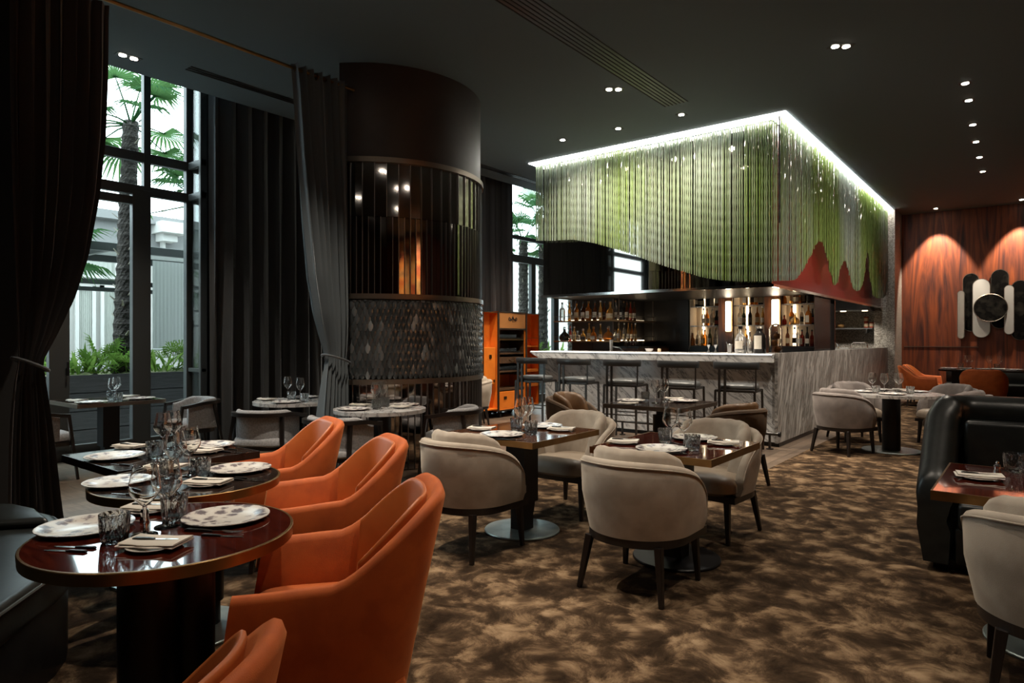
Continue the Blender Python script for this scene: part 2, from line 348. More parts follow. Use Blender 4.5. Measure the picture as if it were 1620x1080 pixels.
# ---- windows
def wy(px, x=WIN): return GX(px, 400, x).y
zt_hi = GX(231, 251, WIN).z; zt_lo = GX(231, 303, WIN).z
def glazed(name, y0, y1, ups, transoms, ret=None):
    root = bpy.data.objects.new(name, None); COL.objects.link(root); root['kind'] = 'structure'
    fr = MB(); d = .09
    for (y, w, a, b) in ups: fr.bb(WIN - d / 2, WIN + d / 2, y - w / 2, y + w / 2, a, b)
    for (z, h, a, b) in transoms: fr.bb(WIN - d / 2 + .006, WIN + d / 2 - .006, a, b, z - h / 2, z + h / 2)
    pn = MB().bb(WIN - .008, WIN + .008, y0, y1, .05, 5.2)
    if ret:
        yr, xr = ret
        for (z, h) in ((zt_hi, .09), (zt_lo, .09), (.07, .14), (1.02, .05), (5.15, .1)): fr.bb(WIN + d / 2, xr, yr - .035, yr + .035, z - h / 2, z + h / 2)
        fr.bb(xr - .05, xr, yr - .045, yr + .045, 0, 5.2)
        pn.bb(WIN, xr, yr - .006, yr + .006, .05, 5.2)
    o = build('window_frame', fr, M['frame'], root, smooth=0, bevel=.006); o2 = build('pane', pn, M['pane'], root, smooth=0)
    return root
y90, y222, y231, y299 = wy(92), wy(222), wy(231), wy(299)
glazed('window_1', .9, y299, [(.95, .12, 0, 5.2), (y90, .21, 0, 5.2), (y222, .22, 0, zt_lo), (y231, .085, zt_lo, 5.2), (y299, .11, 0, 5.2)],
       [(zt_hi, .12, .9, y299), (zt_lo, .12, .9, y299), (zt_lo - .14, .10, y90, y222), (.09, .18, .9, y299), (5.15, .1, .9, y299)], ret=(y299, -8.5))
hd = MB().bar((WIN + .09, y90 + .07, 1.0), (WIN + .09, y90 + .07, 1.16), .02).bar((WIN + .045, y90 + .07, 1.08), (WIN + .09, y90 + .07, 1.08), .018)
build('door_handle', hd, M['black_metal'], bpy.data.objects['window_1'], smooth=0)
y842 = wy(842); y878 = wy(878)
zb = GX(825, 410, WIN).z; zb2 = GX(825, 377, WIN).z; zb3 = GX(825, 321, WIN).z
glazed('window_2', 10.1, 15.6, [(10.2, .1, 0, 5.2), (y842, .16, 0, zb), (y878, .2, 0, 5.2), (14.3, .12, 0, 5.2), (15.55, .1, 0, 5.2)],
       [(zb, .16, 10.1, 15.6), (zb2, .08, 10.1, 15.6), (.09, .18, 10.1, 15.6), (5.15, .1, 10.1, 15.6)])
# ---- courtyard
struct('ground_courtyard', MB().bb(-40, -9.0, -14, 40, -.16, -.06), M['court'])
XF = -17.0
fc = MB(); fy = lambda px: GX(px, 400, XF).y; fz = lambda px, py: GX(px, py, XF).z
struct('exterior_facade', MB().bb(XF - 3, XF, -8, 14.5, -.1, 4.35), M['facade'])
struct('exterior_frieze', MB().bb(XF, XF + .12, -8, 14.5, 3.55, 4.2).bb(XF, XF + .35, -8, 14.5, 4.2, 4.4), M['facade_grey'])
struct('exterior_wing', MB().bb(-24, -19.5, 14.5, 34, -.1, 5.2), M['facade'])
wi = 3
for (pa, pb, ya, yb) in ((118, 150, 590, 452), (158, 186, 590, 452), (196, 224, 590, 452), (120, 186, 440, 398), (318, 345, 560, 400), (283, 300, 420, 375)):
    a, b, c, d = fy(pa), fy(pb), fz((pa + pb) / 2, ya), fz((pa + pb) / 2, yb)
    root = bpy.data.objects.new('window_%d' % wi, None); COL.objects.link(root); root['kind'] = 'structure'; wi += 1
    f = MB()
    for (q0, q1, r0, r1) in ((a, b, d - .07, d), (a, b, c, c + .07), (a, a + .07, c, d), (b - .07, b, c, d)): f.bb(XF + .0, XF + .07, q0, q1, r0, r1)
    build('window_frame', f, M['facade_trim'], root, smooth=0)
    cu = MB(); n = 60
    cu.loft([[(XF + .02 + .010 * sin(k / n * 45), a + .05 + (b - a - .1) * k / n, z) for k in range(n + 1)] for z in (c + .05, d - .05)], ring_closed=False)
    build('net_curtain', cu, pbr('net_curtain', (.32, .33, .30), .9) if 'net_curtain' not in bpy.data.materials else bpy.data.materials['net_curtain'], root)
bal = MB(); a, b = fy(236), fy(279)
bal.bb(XF, XF + .7, a, b, fz(250, 372), fz(250, 355)).bb(XF, XF + .5, a + .1, b - .2, fz(250, 384), fz(250, 372)).bb(XF, XF + .3, a + .2, b - .4, fz(250, 400), fz(250, 384))
struct('exterior_balcony', bal, M['facade_trim'])
orn = thing('wall_ornament', 'carved square stone ornament with a ring on the courtyard facade frieze', 'ornament', (XF + .12, fy(264), fz(264, 346)))
s_ = .14
build('square_border', MB().bb(0, .04, -s_ - .05, s_ + .05, s_, s_ + .03).bb(0, .04, -s_ - .05, s_ + .05, -s_ - .03, -s_).bb(0, .04, -s_ - .05, -s_ - .02, -s_, s_).bb(0, .04, s_ + .02, s_ + .05, -s_, s_), M['facade_trim'], orn, smooth=0)
build('ring', MB().tube([(.02, .09 * cos(t * pi / 10), .09 * sin(t * pi / 10)) for t in range(20)], .018, 6, closed=True), M['facade_trim'], orn)
# pergola
pg = thing('pergola', 'dark steel pergola with white fabric roof standing in the courtyard', 'pergola', (-13.4, 4.6, -.06))
beams = MB(); zr = 3.0
for (x, y0, y1) in ((.9, -4.5, 3.2), (-.9, -4.5, 3.2)):
    beams.bb(x - .05, x + .05, y0, y1, zr, zr + .14); beams.bb(x - .03, x + .03, y0, y1, 2.42, 2.5)
for y in (-4.5, -2.2, .1, 3.2): beams.bb(-.9, .9, y - .04, y + .04, zr + .01, zr + .12)
build('roof_beams', beams, M['frame'], pg, smooth=0)
build('roof_fabric', MB().bb(-.85, .85, -4.45, 3.15, zr + .125, zr + .16), M['screen'], pg, smooth=0)
for (x, y) in ((.9, -4.46), (-.9, -4.46), (.9, 3.16), (-.9, 3.16), (.9, .62)): build('post', MB().bb(x - .045, x + .045, y - .045, y + .045, 0, zr), M['frame'], pg, smooth=0)
lb = MB()
for z in (2.0, 1.72): lb.bb(.87, .93, -4.46, -1.3, z, z + .04)
build('side_rail', lb, M['frame'], pg, smooth=0)
ya, yb = GX(241, 400, -12.44).y - 4.6, GX(291, 400, -12.44).y - 4.6
n = 50
scr = MB(); scr.loft([[(.97 + .004 * sin(k * 1.1), ya + (yb - ya) * k / n, z) for k in range(n + 1)] for z in (1.30, 2.9)], ring_closed=False)
build('hanging_screen', scr, M['screen'], pg)
build('screen_weight', MB().tube([(.97, ya, 1.3), (.97, yb, 1.3)], .02), M['screen'], pg)
# planters
def planter(label, x0, x1, y0, y1, h):
    t = thing('planter', label, 'planter', ((x0 + x1) / 2, (y0 + y1) / 2, -.06))
    sx, sy = (x1 - x0) / 2, (y1 - y0) / 2; m = MB(); k = 4
    for i in range(k):
        a, b = h * i / k + .006, h * (i + 1) / k - .006
        m.bb(sx - .04, sx, -sy, sy, a, b).bb(-sx, -sx + .04, -sy, sy, a, b).bb(-sx, sx, -sy, -sy + .04, a, b).bb(-sx, sx, sy - .04, sy, a, b)
    m.bb(-sx + .04, sx - .04, -sy + .04, sy - .04, .02, h - .12)
    build('plank_box', m, M['planter'], t, smooth=0)
    s = MB(); nx, ny = 14, 60
    s.loft([[(-sx + .05 + (2 * sx - .1) * i / nx, -sy + .05 + (2 * sy - .1) * j / ny, h - .06 + .05 * random.random() + .03 * sin(j)) for i in range(nx + 1)] for j in range(ny + 1)], ring_closed=False)
    o = build('moss_cover', s, M['soil'], t); return t
planter('long grey plank planter box outside the door beside the curtain tie', -11.6, -10.2, .5, 7.5, 1.0)
planter('long grey plank planter box outside the far window behind the bar', -11.8, -10.3, 9.6, 17.5, 1.0)
def fan(mb, base, d, size, nleaf=22, droop=.25):
    """one fan-palm leaf: pleated leaflets spreading from base along d"""
    d = Vector(d).normalized(); up = Vector((0, 0, 1)); s = d.cross(up)
    if s.length < .1: s = d.cross(Vector((0, 1, 0)))
    s.normalize(); nrm = s.cross(d).normalized(); base = Vector(base)
    for k in range(nleaf):
        a = R(-105) + R(210) * k / (nleaf - 1); L_ = size * (.78 + .22 * cos(a)) * random.uniform(.9, 1.05)
        t = d * cos(a) + s * sin(a); w = t.cross(nrm).normalized() * .022 * size / .6
        p1 = base + t * L_ * .55 + nrm * .03; p2 = base + t * L_ - up * droop * L_ * random.uniform(.5, 1.3)
        mb.add([base - w * .15, base + w * .15, p1 + w, p1 - w, p1 + nrm * .012, p2], [(0, 4, 3), (0, 1, 4), (1, 2, 4), (4, 2, 5), (3, 4, 5)])
def palm(label, x, y, h, r, ncr, size, zlo=.9, seed=1, lean=(0, 0)):
    random.seed(seed)
    t = thing('palm_tree', label, 'palm', (x, y, zlo)); hh = h - zlo
    rings = []; m = 46
    for i in range(m + 1):
        z = hh * i / m; rr = r * (1.12 - .18 * i / m) * (1 + (.10 if i % 2 else -.04) + random.uniform(-.03, .03))
        rings.append([(lean[0] * z + rr * cos(2 * pi * k / 14 + i * .3) * random.uniform(.95, 1.07), lean[1] * z + rr * sin(2 * pi * k / 14 + i * .3) * random.uniform(.95, 1.07), z) for k in range(14)])
    build('trunk', MB().loft(rings), M['trunk'], t, smooth=0)
    st = MB()
    for i in range(26):     # broken leaf bases sticking out of the trunk fibre
        z = random.uniform(.1, hh); a = random.uniform(0, 2 * pi); c = Vector((lean[0] * z + r * cos(a), lean[1] * z + r * sin(a), z)); o = Vector((cos(a), sin(a), .9)) * .09
        st.bar(c, c + o, .035, .012, .015, .008)
    build('leaf_stubs', st, pbr('leaf_stub', (.30, .27, .22), .8) if 'leaf_stub' not in bpy.data.materials else bpy.data.materials['leaf_stub'], t, smooth=0)
    for i in range(ncr):
        a = 2 * pi * i / ncr + random.uniform(-.3, .3); el = random.choice((-.35, .05, .35, .8, 1.1)) + random.uniform(-.15, .15)
        top = Vector((lean[0] * hh, lean[1] * hh, hh - .05)); d = Vector((cos(a) * cos(el), sin(a) * cos(el), sin(el)))
        q = top + d * random.uniform(.55, .85) * size / .6; f = MB(); f.tube([top, top + d * .3 + Vector((0, 0, .03)), q], [.016, .012, .008], 5)
        fan(f, q, (d + Vector((0, 0, -.35))).normalized(), size)
        build('frond', f, M['frond'], t, smooth=0)
    return t
p = GX(192, 585, -10.85); palm('tall fan palm with shaggy trunk seen through the door beside the curtain tie', p.x, p.y, 4.75, .115, 16, .62, seed=3, lean=(.0, .035))
p = GX(318, 585, -11.2); palm('shorter fan palm half hidden behind the window corner post', p.x, p.y, 3.75, .12, 15, .6, seed=5)
p = GX(110, 585, -12.0); palm('fan palm at the edge of the swept-back curtain outside the door', p.x, p.y - .3, 2.6, .10, 12, .55, seed=12)
p = GX(828, 560, -10.9); palm('fan palm behind the far window above the orange trunk cabinet', p.x, p.y, 4.1, .125, 16, .62, seed=8)
p = GX(859, 560, -10.75); palm('fan palm trunk behind the far window beside the marble counter end', p.x, p.y, 4.7, .12, 14, .62, seed=9)
p = GX(905, 560, -11.4); palm('fan palm behind the far window and the green bead curtain', p.x, p.y, 4.0, .12, 14, .62, seed=10)
def bush(kind, label, x, y, z, h, n, seed, fanlike):
    random.seed(seed); t = MB()
    for i in range(n):
        a = random.uniform(0, 2 * pi); el = random.uniform(.35, 1.35); L_ = h * random.uniform(.7, 1.1); d = Vector((cos(a) * cos(el), sin(a) * cos(el), sin(el)))
        b = Vector((random.uniform(-.12, .12), random.uniform(-.12, .12), 0))
        if fanlike: t.tube([b, b + d * L_ * .6], .006, 4); fan(t, b + d * L_ * .6, d, L_ * .5, 12, .3)
        else:
            s = d.cross(Vector((0, 0, 1))).normalized() * .028; p1 = b + d * L_ * .5; p2 = b + d * L_ + Vector((0, 0, -.35 * L_ * cos(el)))
            t.add([b - s * .3, b + s * .3, p1 + s, p1 - s, p2], [(0, 1, 2, 3), (3, 2, 4)])
    o = build(kind, t, M['fern'], None, smooth=0, loc=(x, y, z)); return tag(o, label, 'plant', 'plants in the courtyard planters')
k = 0
spots = [(126, 'strappy green plant at the curtain side of the courtyard planter', 0, .5), (150, 'second strappy plant from the curtain in the courtyard planter', 0, .55), (172, 'small fan plant just before the tall palm trunk in the planter', 1, .6), (208, 'small fan plant just past the tall palm trunk in the planter', 1, .6),
         (252, 'strappy plant under the white hanging screen in the planter', 0, .5), (276, 'broad fan plant between the screen post and the window corner', 1, .55), (318, 'green plant seen through the narrow return pane', 1, .5), (72, 'green plant seen between the tied curtain and the door post', 0, .6)]
for px, lb_, fl, h in spots:
    p = GX(px, 588, -10.6 - .15 * (k % 2)); bush('planter_plant', lb_, p.x, p.y, .93, h, 22 if not fl else 14, 20 + k, fl); k += 1
for px, lb_, fl, h in ((868, 'green leafy plant low in the far window beside the counter end', 0, .6), (884, 'green leafy plant in the far window under the bottle shelf end', 0, .6), (840, 'green leafy plant in the far window behind the orange trunk cabinet', 1, .6)):
    p = GX(px, 560, -10.8); bush('planter_plant', lb_, p.x, p.y, .93, h, 24 if not fl else 14, 20 + k, fl); k += 1
random.seed(11)
# ================================================================== CURTAINS
XR = -5.72
def curtain(name, label, edges, folds, amp, mat, nx=140, tie=None, axis='y', fixed=XR, seed=0, group=None):
    """edges: list of (z, u0, u1, amp factor); pleated cloth hung between u0 and u1 at each height"""
    rnd = random.Random(seed); ph = [rnd.uniform(-.5, .5) for _ in range(folds + 2)]
    edges = sorted(edges); zs = []; n = 70
    z0, z1 = edges[0][0], edges[-1][0]
    rows = []
    for i in range(n + 1):
        z = z0 + (z1 - z0) * i / n
        for a, b in zip(edges, edges[1:]):
            if a[0] <= z <= b[0] + 1e-9:
                t = (z - a[0]) / (b[0] - a[0]); e = [a[j] + (b[j] - a[j]) * t for j in range(1, 4)]; break
        row = []
        for j in range(nx + 1):
            u = j / nx; w = u * folds; k = int(w); fr_ = w - k
            jit = ph[k] * (1 - fr_) + ph[k + 1] * fr_
            off = amp * e[2] * (sin(2 * pi * (w + .18 * jit)) + .25 * sin(2 * pi * w * 2.3 + jit * 3 + z * .8) * (1.2 - .3 * z / 4))
            uu = e[0] + (e[1] - e[0]) * (u + .12 / folds * sin(4 * pi * w))
            row.append((fixed + off, uu, z) if axis == 'y' else (uu, fixed + off, z))
        rows.append(row)
    o = build('cloth', MB().loft(rows, ring_closed=False), mat, None, smooth=75)
    t = thing(name, label, 'curtain', (0, 0, 0), group=group); o.parent = t; return t
Yp = lambda px: GX(px, 500, XR).y
def zat(px, py): return GX(px, py, XR).z
# swept curtain by the entrance: right edge follows the photographed sweep
ed = []
for (pl, pr, py, am) in ((14, 174, -30, .55), (14, 173, 0, .6), (14, 172, 100, .75), (15, 168, 200, .9), (17, 158, 300, 1), (20, 140, 400, 1), (23, 118, 470, .95), (26, 90, 530, .8), (28, 68, 572, .42), (22, 72, 600, .6), (16, 80, 650, .8), (12, 88, 710, .9), (10, 97, 790, .95), (8, 104, 860, 1)):
    z = max(.015, zat((pl + pr) / 2, py)); z = min(z, 4.05); ed.append((z, Yp(pl), Yp(pr), am))
ed = [e for i, e in enumerate(sorted(ed)) if i == 0 or e[0] - sorted(ed)[i - 1][0] > 1e-4]
c1 = curtain('curtain', 'dark velvet curtain swept back and tied at the window door, beside the banquette', ed, 7, .085, M['curtain_brown'], seed=2)
def tieback(parent, ya, yb, z, x, rx=.1):
    yc, ry = (ya + yb) / 2, abs(yb - ya) / 2 + .03
    build('tieback', MB().tube([(x + (rx + .02) * cos(a * pi / 12), yc + ry * sin(a * pi / 12), z + .05 * sin(a * pi / 12) * -1) for a in range(24)], .012, 8, closed=True), M['curtain'], parent)
tieback(c1, Yp(28), Yp(68), zat(48, 576), XR)
ed = []
for (pl, pr, py, am) in ((461, 549, 108, .6), (464, 548, 150, .7), (470, 548, 250, .85), (479, 548, 350, 1), (489, 548, 440, 1), (500, 548, 500, .9), (511, 548, 545, .6), (516, 547, 568, .4), (511, 549, 600, .55), (505, 548, 650, .75), (501, 548, 700, .85), (498, 548, 752, .9)):
    z = max(.015, zat((pl + pr) / 2, py)); z = min(z, 4.125); ed.append((z, Yp(pl), Yp(pr), am))
ed = [e for i, e in enumerate(sorted(ed)) if i == 0 or e[0] - sorted(ed)[i - 1][0] > 1e-4]
c2 = curtain('curtain', 'dark velvet curtain with painted daylight, tied back at the edge of the tiled column', ed, 7, .10, M['curtain_daylit'], seed=4)
tieback(c2, Yp(516), Yp(547), zat(531, 568), XR)
rod = thing('curtain_rod', 'thin bronze curtain rod running under the ceiling to the column', 'rod', (XR, 0, 0))
build('pole', MB().tube([(0, 1.2, 4.086), (0, 4.53, 4.086)], .017, 10), M['brass'], rod)
for px in (462, 480, 498, 517, 536): build('ring', MB().tube([(.030 * cos(a * pi / 8), Yp(px) + .02, 4.083 + .03 * sin(a * pi / 8)) for a in range(16)], .005, 6, closed=True), M['brass'], rod)
xs = -8.2
yy = lambda px, x=xs: GX(px, 500, x).y
curtain('curtain', 'tall straight dark curtain hanging between the door window and the tiled column', [(.01, yy(329), 9.2, 1), (2.5, yy(329), 9.2, 1), (5.1, yy(329), 9.2, .8)], 22, .075, M['curtain'], nx=340, fixed=xs, seed=6)
curtain('curtain', 'dark curtain hanging behind the orange trunk cabinet', [(.01, 9.3, yy(812), 1), (2.5, 9.3, yy(812), 1), (5.1, 9.3, yy(812), .8)], 7, .07, M['curtain'], nx=120, fixed=xs, seed=8)
# ================================================================== COLUMN
CX, CY, CR = -6.47, 5.55, 1.25
# half angle of the segment that stands in front of the curtain line
TH = math.acos(.60 / CR)
def seg(r, z0, z1, n=48):
    pl = [(CX + r * cos(-TH + 2 * TH * i / n), CY + r * sin(-TH + 2 * TH * i / n)) for i in range(n + 1)]
    return MB().prism(pl, z0, z1)
col = tag(bpy.data.objects.new('clad_column', None), 'broad rounded column with mirrored strips and dark scale tiles, behind the marble tables', 'column', kind='thing'); COL.objects.link(col)
Z1, Z2, Z3 = .965, 1.885, 3.35
build('core', seg(CR - .03, 0, CEIL - .3), M['black_metal'], col, smooth=30)
build('upper_drum', seg(CR, Z3 + .03, CEIL), M['bronze_dark'], col, smooth=30)
for z in (Z1, Z2, Z3): build('trim_ring', seg(CR + .035, z - .028, z + .028), M['bronze'], col, smooth=30)
def strips(z0, z1, n, name, tilt, sd):
    rn = random.Random(sd); m = MB(); f = MB()
    for i in range(n):
        a = -TH + 2 * TH * (i + .5) / n; w = 2 * CR * TH / n * .97; t = R(rn.uniform(-tilt, tilt)); c = (CX + (CR - .005) * cos(a), CY + (CR - .005) * sin(a))
        m.box(c[0], c[1], (z0 + z1) / 2, .012, w, z1 - z0, a + t)
        if rn.random() < .97:
            b = a + TH / n; f.box(CX + (CR + .004) * cos(b), CY + (CR + .004) * sin(b), (z0 + z1) / 2, .03, .006, z1 - z0, b)
    build(name, m, M['mirror_strip'], col, smooth=0); build('fins', f, M['fin'], col, smooth=0)
strips(.01, Z1 - .03, 36, 'lower_mirror_strips', 1.5, 1)
strips(Z2 + .03, 2.74, 42, 'middle_mirror_strips', 1.2, 2)
strips(2.745, Z3 - .03, 21, 'upper_mirror_strips', 1.0, 3)
sc = MB(); rn = random.Random(5); rows = 11; tw = .056; hh = (Z2 - Z1 - .05) / rows
for r_ in range(rows + 1):
    nn = int(2 * TH * CR / tw); zt = Z1 + .03 + hh * (r_ + 1) + .035
    for i in range(nn):
        a = -TH + 2 * TH * (i + .5 + (.5 if r_ % 2 else 0)) / nn
        if a > TH: continue
        tl = rn.uniform(-.10, .10); L_ = hh * 1.95; top = min(zt, Z2 - .03); bot = max(zt - L_, Z1 + .028)
        pts = []
        for (u, q) in ((-.5, 1), (.5, 1), (.5, .28), (.36, .10), (.14, 0), (-.14, 0), (-.36, .10), (-.5, .28)):
            x_, z_ = u * tw * .95, bot + (top - bot) * q; lift = .012 + (1 - q) * .014 + rn.uniform(0, .0015)
            r2 = CR + lift - .006; b = a + tl * u * .0
            pts.append((CX + r2 * cos(a) - x_ * sin(a) + tl * x_ * cos(a), CY + r2 * sin(a) + x_ * cos(a) + tl * x_ * sin(a), z_))
        ctr = tuple(sum(p[k] for p in pts) / 8 + (.016 * cos(a), .016 * sin(a), 0)[k] for k in range(3))
        sc.add(pts + [ctr], [(i_, (i_ + 1) % 8, 8) for i_ in range(8)])
build('scale_tiles', sc, M['scales'], col, smooth=60)
# ================================================================== BAR
BX0, BX1, BY = -6.42, -2.64, 8.95
CT = 1.23
bar = thing('bar_counter', 'grey veined marble bar counter with glowing front edge, behind the stools', 'bar counter', (0, 0, 0))
build('front_panel', MB().bb(BX0, BX1 - .03, BY + .10, BY + .16, .06, CT - .10), M['marble_front'], bar, smooth=0)
build('side_panel', MB().bb(BX1 - .04, BX1, BY + .02, 17.24, .06, CT + .012), M['marble_side'], bar, smooth=0)
build('end_panel', MB().bb(BX0, BX0 + .05, BY + .16, BY + .8, .06, CT - .1), M['marble_front'], bar, smooth=0)
tp = MB(); x0 = -6.62
tp.loft([[(x, BY - .06, CT - .11), (x, BY - .06, CT), (x, BY + .85, CT), (x, BY + .85, CT - .11)] for x in (BX0 - .02, BX1 - .042)])
tp.loft([[(x, BY - .06, z), (x, BY - .06, CT), (x, BY + .85, CT), (x, BY + .85, z)] for x, z in ((x0, CT - .025), (BX0 - .02, CT - .11))])
build('counter_top', tp, M['marble_front'], bar, smooth=0)
build('lit_edge', MB().bb(x0 + .02, BX1 - .05, BY - .066, BY - .058, CT - .012, CT - .001), emitter('counter_edge_glow', (1, .95, .86), 2.2), bar, smooth=0)
build('plinth', MB().bb(BX0 + .05, BX1 - .05, BY + .12, BY + .2, 0, .06).bb(BX1 - .05, BX1 - .012, BY + .12, 17.24, 0, .06), M['black_metal'], bar, smooth=0)
rail = thing('foot_rail', 'dark metal foot rail running along the foot of the bar counter', 'foot rail', (0, 8.83, 0))
build('rail_tube', MB().tube([(BX0 + .2, 0, .2), (BX1 + .05, 0, .2)], .021, 12), M['grey_metal'], rail)
build('end_cap', MB().tube([(BX1 + .05, 0, .2), (BX1 + .075, 0, .2)], .034, 14), M['black_metal'], rail)
for x in (BX1 - .06, -3.75, -4.85, -5.95): build('post', MB().bar((x, 0, 0), (x, 0, .185), .026).disc(.045, 0, .012, 14, (x, 0, 0)), M['grey_metal'], rail, smooth=30)
# ---- canopy with mirrored fascia
cz = 2.15; FY = BY + .24; FX = -2.78; YE = 17.3
can = thing('bar_canopy', 'mirrored canopy box over the bar, dark mirror in front and red reflection painted at side', 'canopy', (0, 0, 0))
build('front_mirror', MB().bb(-6.56, FX, FY, FY + .02, cz + .02, CEIL - .03), M['mirror_dark'], can, smooth=0)
build('side_fascia', MB().bb(FX - .02, FX, FY + .02, YE, cz + .02, CEIL - .03), pbr('painted_red_reflection', (.085, .003, .005), .22), can, smooth=0)  # side mirror's reflection of the red wall put into its base colour
build('end_fascia', MB().bb(-6.56, -6.54, FY + .02, 10.3, cz + .02, CEIL - .03), M['black_metal'], can, smooth=0)
build('bottom_trim', MB().bb(-6.58, FX + .02, FY - .03, FY + .01, cz - .02, cz + .02).bb(FX - .01, FX + .03, FY - .03, YE, cz - .02, cz + .02).bb(-6.58, -6.54, FY, 10.3, cz - .02, cz + .02), M['chrome'], can, smooth=0)
build('corner_post', MB().bb(BX1 + .002, BX1 + .016, BY + .055, BY + .07, 2.95, CEIL - .02), M['black_metal'], can, smooth=0)
build('underside', MB().bb(-6.54, -5.93, FY + .01, 10.40, cz, cz + .03).bb(-5.83, FX - .02, FY + .01, 11.53, cz, cz + .03).bb(-5.93, -5.83, FY + .01, 10.40, cz, cz + .03), M['black_metal'], can, smooth=0)
lights = MB()
for x in (-6.3, -5.8, -5.2, -4.6, -4.0, -3.4, -2.95): lights.disc(.028, cz - .006, cz - .001, 14, (x, FY + .12, 0))
build('spot_lamps', lights, M['lamp'], can, smooth=0)
# ---- bead curtains
LX0, LX1, LY = -6.70, -2.54, 8.96
cove = thing('light_cove', 'bright white light cove framing the green bead curtain at the ceiling', 'light', (0, 0, 0))
build('cove_panel', MB().bb(LX0, LX1, LY, FY - .01, CEIL - .012, CEIL - .002).bb(FX + .01, LX1, FY - .01, YE, CEIL - .012, CEIL - .002), M['led'], cove, smooth=0)
def interp(pts, x):
    pts = sorted(pts)
    if x <= pts[0][0]: return pts[0][1]
    for a, b in zip(pts, pts[1:]):
        if a[0] <= x <= b[0]: return a[1] + (b[1] - a[1]) * (x - a[0]) / max(1e-9, b[0] - a[0])
    return pts[-1][1]
def strand(mb, x, y, z0, z1, r, rn):
    n = 6; m = max(3, int((z1 - z0) / .07)); rings = []; tw = rn.uniform(0, 6)
    for i in range(m + 1):
        z = z0 + (z1 - z0) * i / m; rr = r * (1 if i % 2 else .74); a0 = tw + i * .35
        rings.append([(x + rr * cos(a0 + 2 * pi * k / n), y + rr * sin(a0 + 2 * pi * k / n), z) for k in range(n)])
    mb.loft(rings)
rn = random.Random(21); GF = BY + .10; prof = []
for px, py in ((848, 380.5), (868, 381), (888, 380), (906.7, 379), (938, 384), (970, 393), (1000, 403), (1033, 414.6), (1058, 423), (1084.5, 430.4), (1105, 437), (1124, 441), (1148, 444), (1175.5, 445), (1205, 445), (1234.6, 444.2)):
    p = GY(px, py, GF); prof.append((p.x, p.z))
fb = MB(); x = -6.60; n1 = 122
for i in range(n1):
    xx = -6.60 + (3.96) * i / (n1 - 1)
    xo = xx + rn.uniform(-.006, .006)
    strand(fb, xo, GF + rn.uniform(-.01, .01), interp(prof, xo), CEIL - .02, rn.uniform(.011, .0145), rn)
tag(build('bead_curtain', fb, M['beads'], None, smooth=0), 'front green glass bead curtain with a sweeping lower edge above the bar stools', 'bead curtain', kind='stuff')
SXP = BX1 + .0; prof = []
for px, py in ((1236, 444), (1248, 444), (1257, 442.5), (1262, 438), (1268, 430), (1275, 417), (1282.6, 403), (1289, 388), (1294, 382.5), (1300, 382), (1304, 392), (1309, 407), (1313, 427), (1317, 447), (1320, 451.5), (1325, 446), (1329, 425), (1333, 414), (1337, 412.6), (1341, 424), (1346, 446), (1350, 457), (1356, 460.5), (1361, 458), (1365, 448), (1369, 415), (1372.4, 396), (1375, 412), (1377, 440), (1380, 466), (1386, 471.5), (1396, 471.5), (1401, 467), (1404, 457), (1408, 450), (1411, 450)):
    p = GX(px, py, SXP); prof.append((p.y, p.z))
sb = MB(); n2 = 165
for i in range(n2):
    yv = GF + .06 + (17.1 - GF) * i / (n2 - 1)
    yo = yv + rn.uniform(-.004, .004)
    strand(sb, SXP + rn.uniform(-.012, .012), yo, interp(prof, yo), CEIL - .02, rn.uniform(.012, .016), rn)
tag(build('bead_curtain', sb, M['beads'], None, smooth=0), 'side green glass bead curtain with zigzag waves, beside the red canopy fascia', 'bead curtain', kind='stuff')
# ---- back bar : left block with L shelves, dark wall, lit niches
NB = 11.6
X_ = lambda px, y=NB: GY(px, 500, y).x
blk = thing('back_bar_cabinet', 'dark panelled cabinet block behind the two lit bottle shelves', 'cabinet', (0, 0, 0))
bx0, bx1 = X_(905, 10.42), -5.9
build('carcass', MB().bb(bx0, bx1, 10.42, 11.62, 0, 4.2), pbr('smoked_panel', (.030, .026, .023), .35), blk, smooth=0)
build('panel_line', MB().bb(bx1, bx1 + .004, 11.0, 11.01, 0, 2.6).bb((bx0 + bx1) / 2, (bx0 + bx1) / 2 + .008, 10.415, 10.42, 0, 2.6), M['black_metal'], blk, smooth=0)
struct('wall_bar', MB().bb(bx1, X_(1089), NB, NB + .1, 0, 4.2).bb(X_(1089), -2.83, NB + .32, NB + .42, 0, 4.2), pbr('bar_dark_wall', (.022, .019, .017), .4))
def lshelf(z, label):
    t = thing('bottle_shelf', label, 'shelf', (0, 0, z), group='corner bottle shelves'); xl = X_(881, 10.28)
    build('board', MB().prism([(xl, 10.16), (bx1 + .26, 10.16), (bx1 + .26, 11.55), (bx1 + .008, 11.55), (bx1 + .008, 10.412), (xl, 10.412)], -.022, 0), pbr('bronze_shelf_board', (.26, .15, .07), .3, metal=.9) if 'bronze_shelf_board' not in bpy.data.materials else bpy.data.materials['bronze_shelf_board'], t, smooth=0)
    build('guard_rail', MB().tube([(xl, 10.165, .075), (bx1 + .255, 10.165, .075), (bx1 + .255, 11.55, .075)], .005, 6), M['bronze'], t)
    pm = MB()
    for q in (xl + .02, (xl + bx1) / 2, bx1 + .255): pm.tube([(q, 10.165, 0), (q, 10.165, .075)], .004, 6)
    pm.tube([(bx1 + .255, 11.54, 0), (bx1 + .255, 11.54, .075)], .004, 6)
    build('rail_posts', pm, M['bronze'], t)
    build('light_strip', MB().bb(xl + .1, bx1 + .05, 10.36, 10.40, .002, .014).bb(bx1 + .02, bx1 + .05, 10.36, 11.5, .002, .014), M['led_warm'], t, smooth=0)
    return t
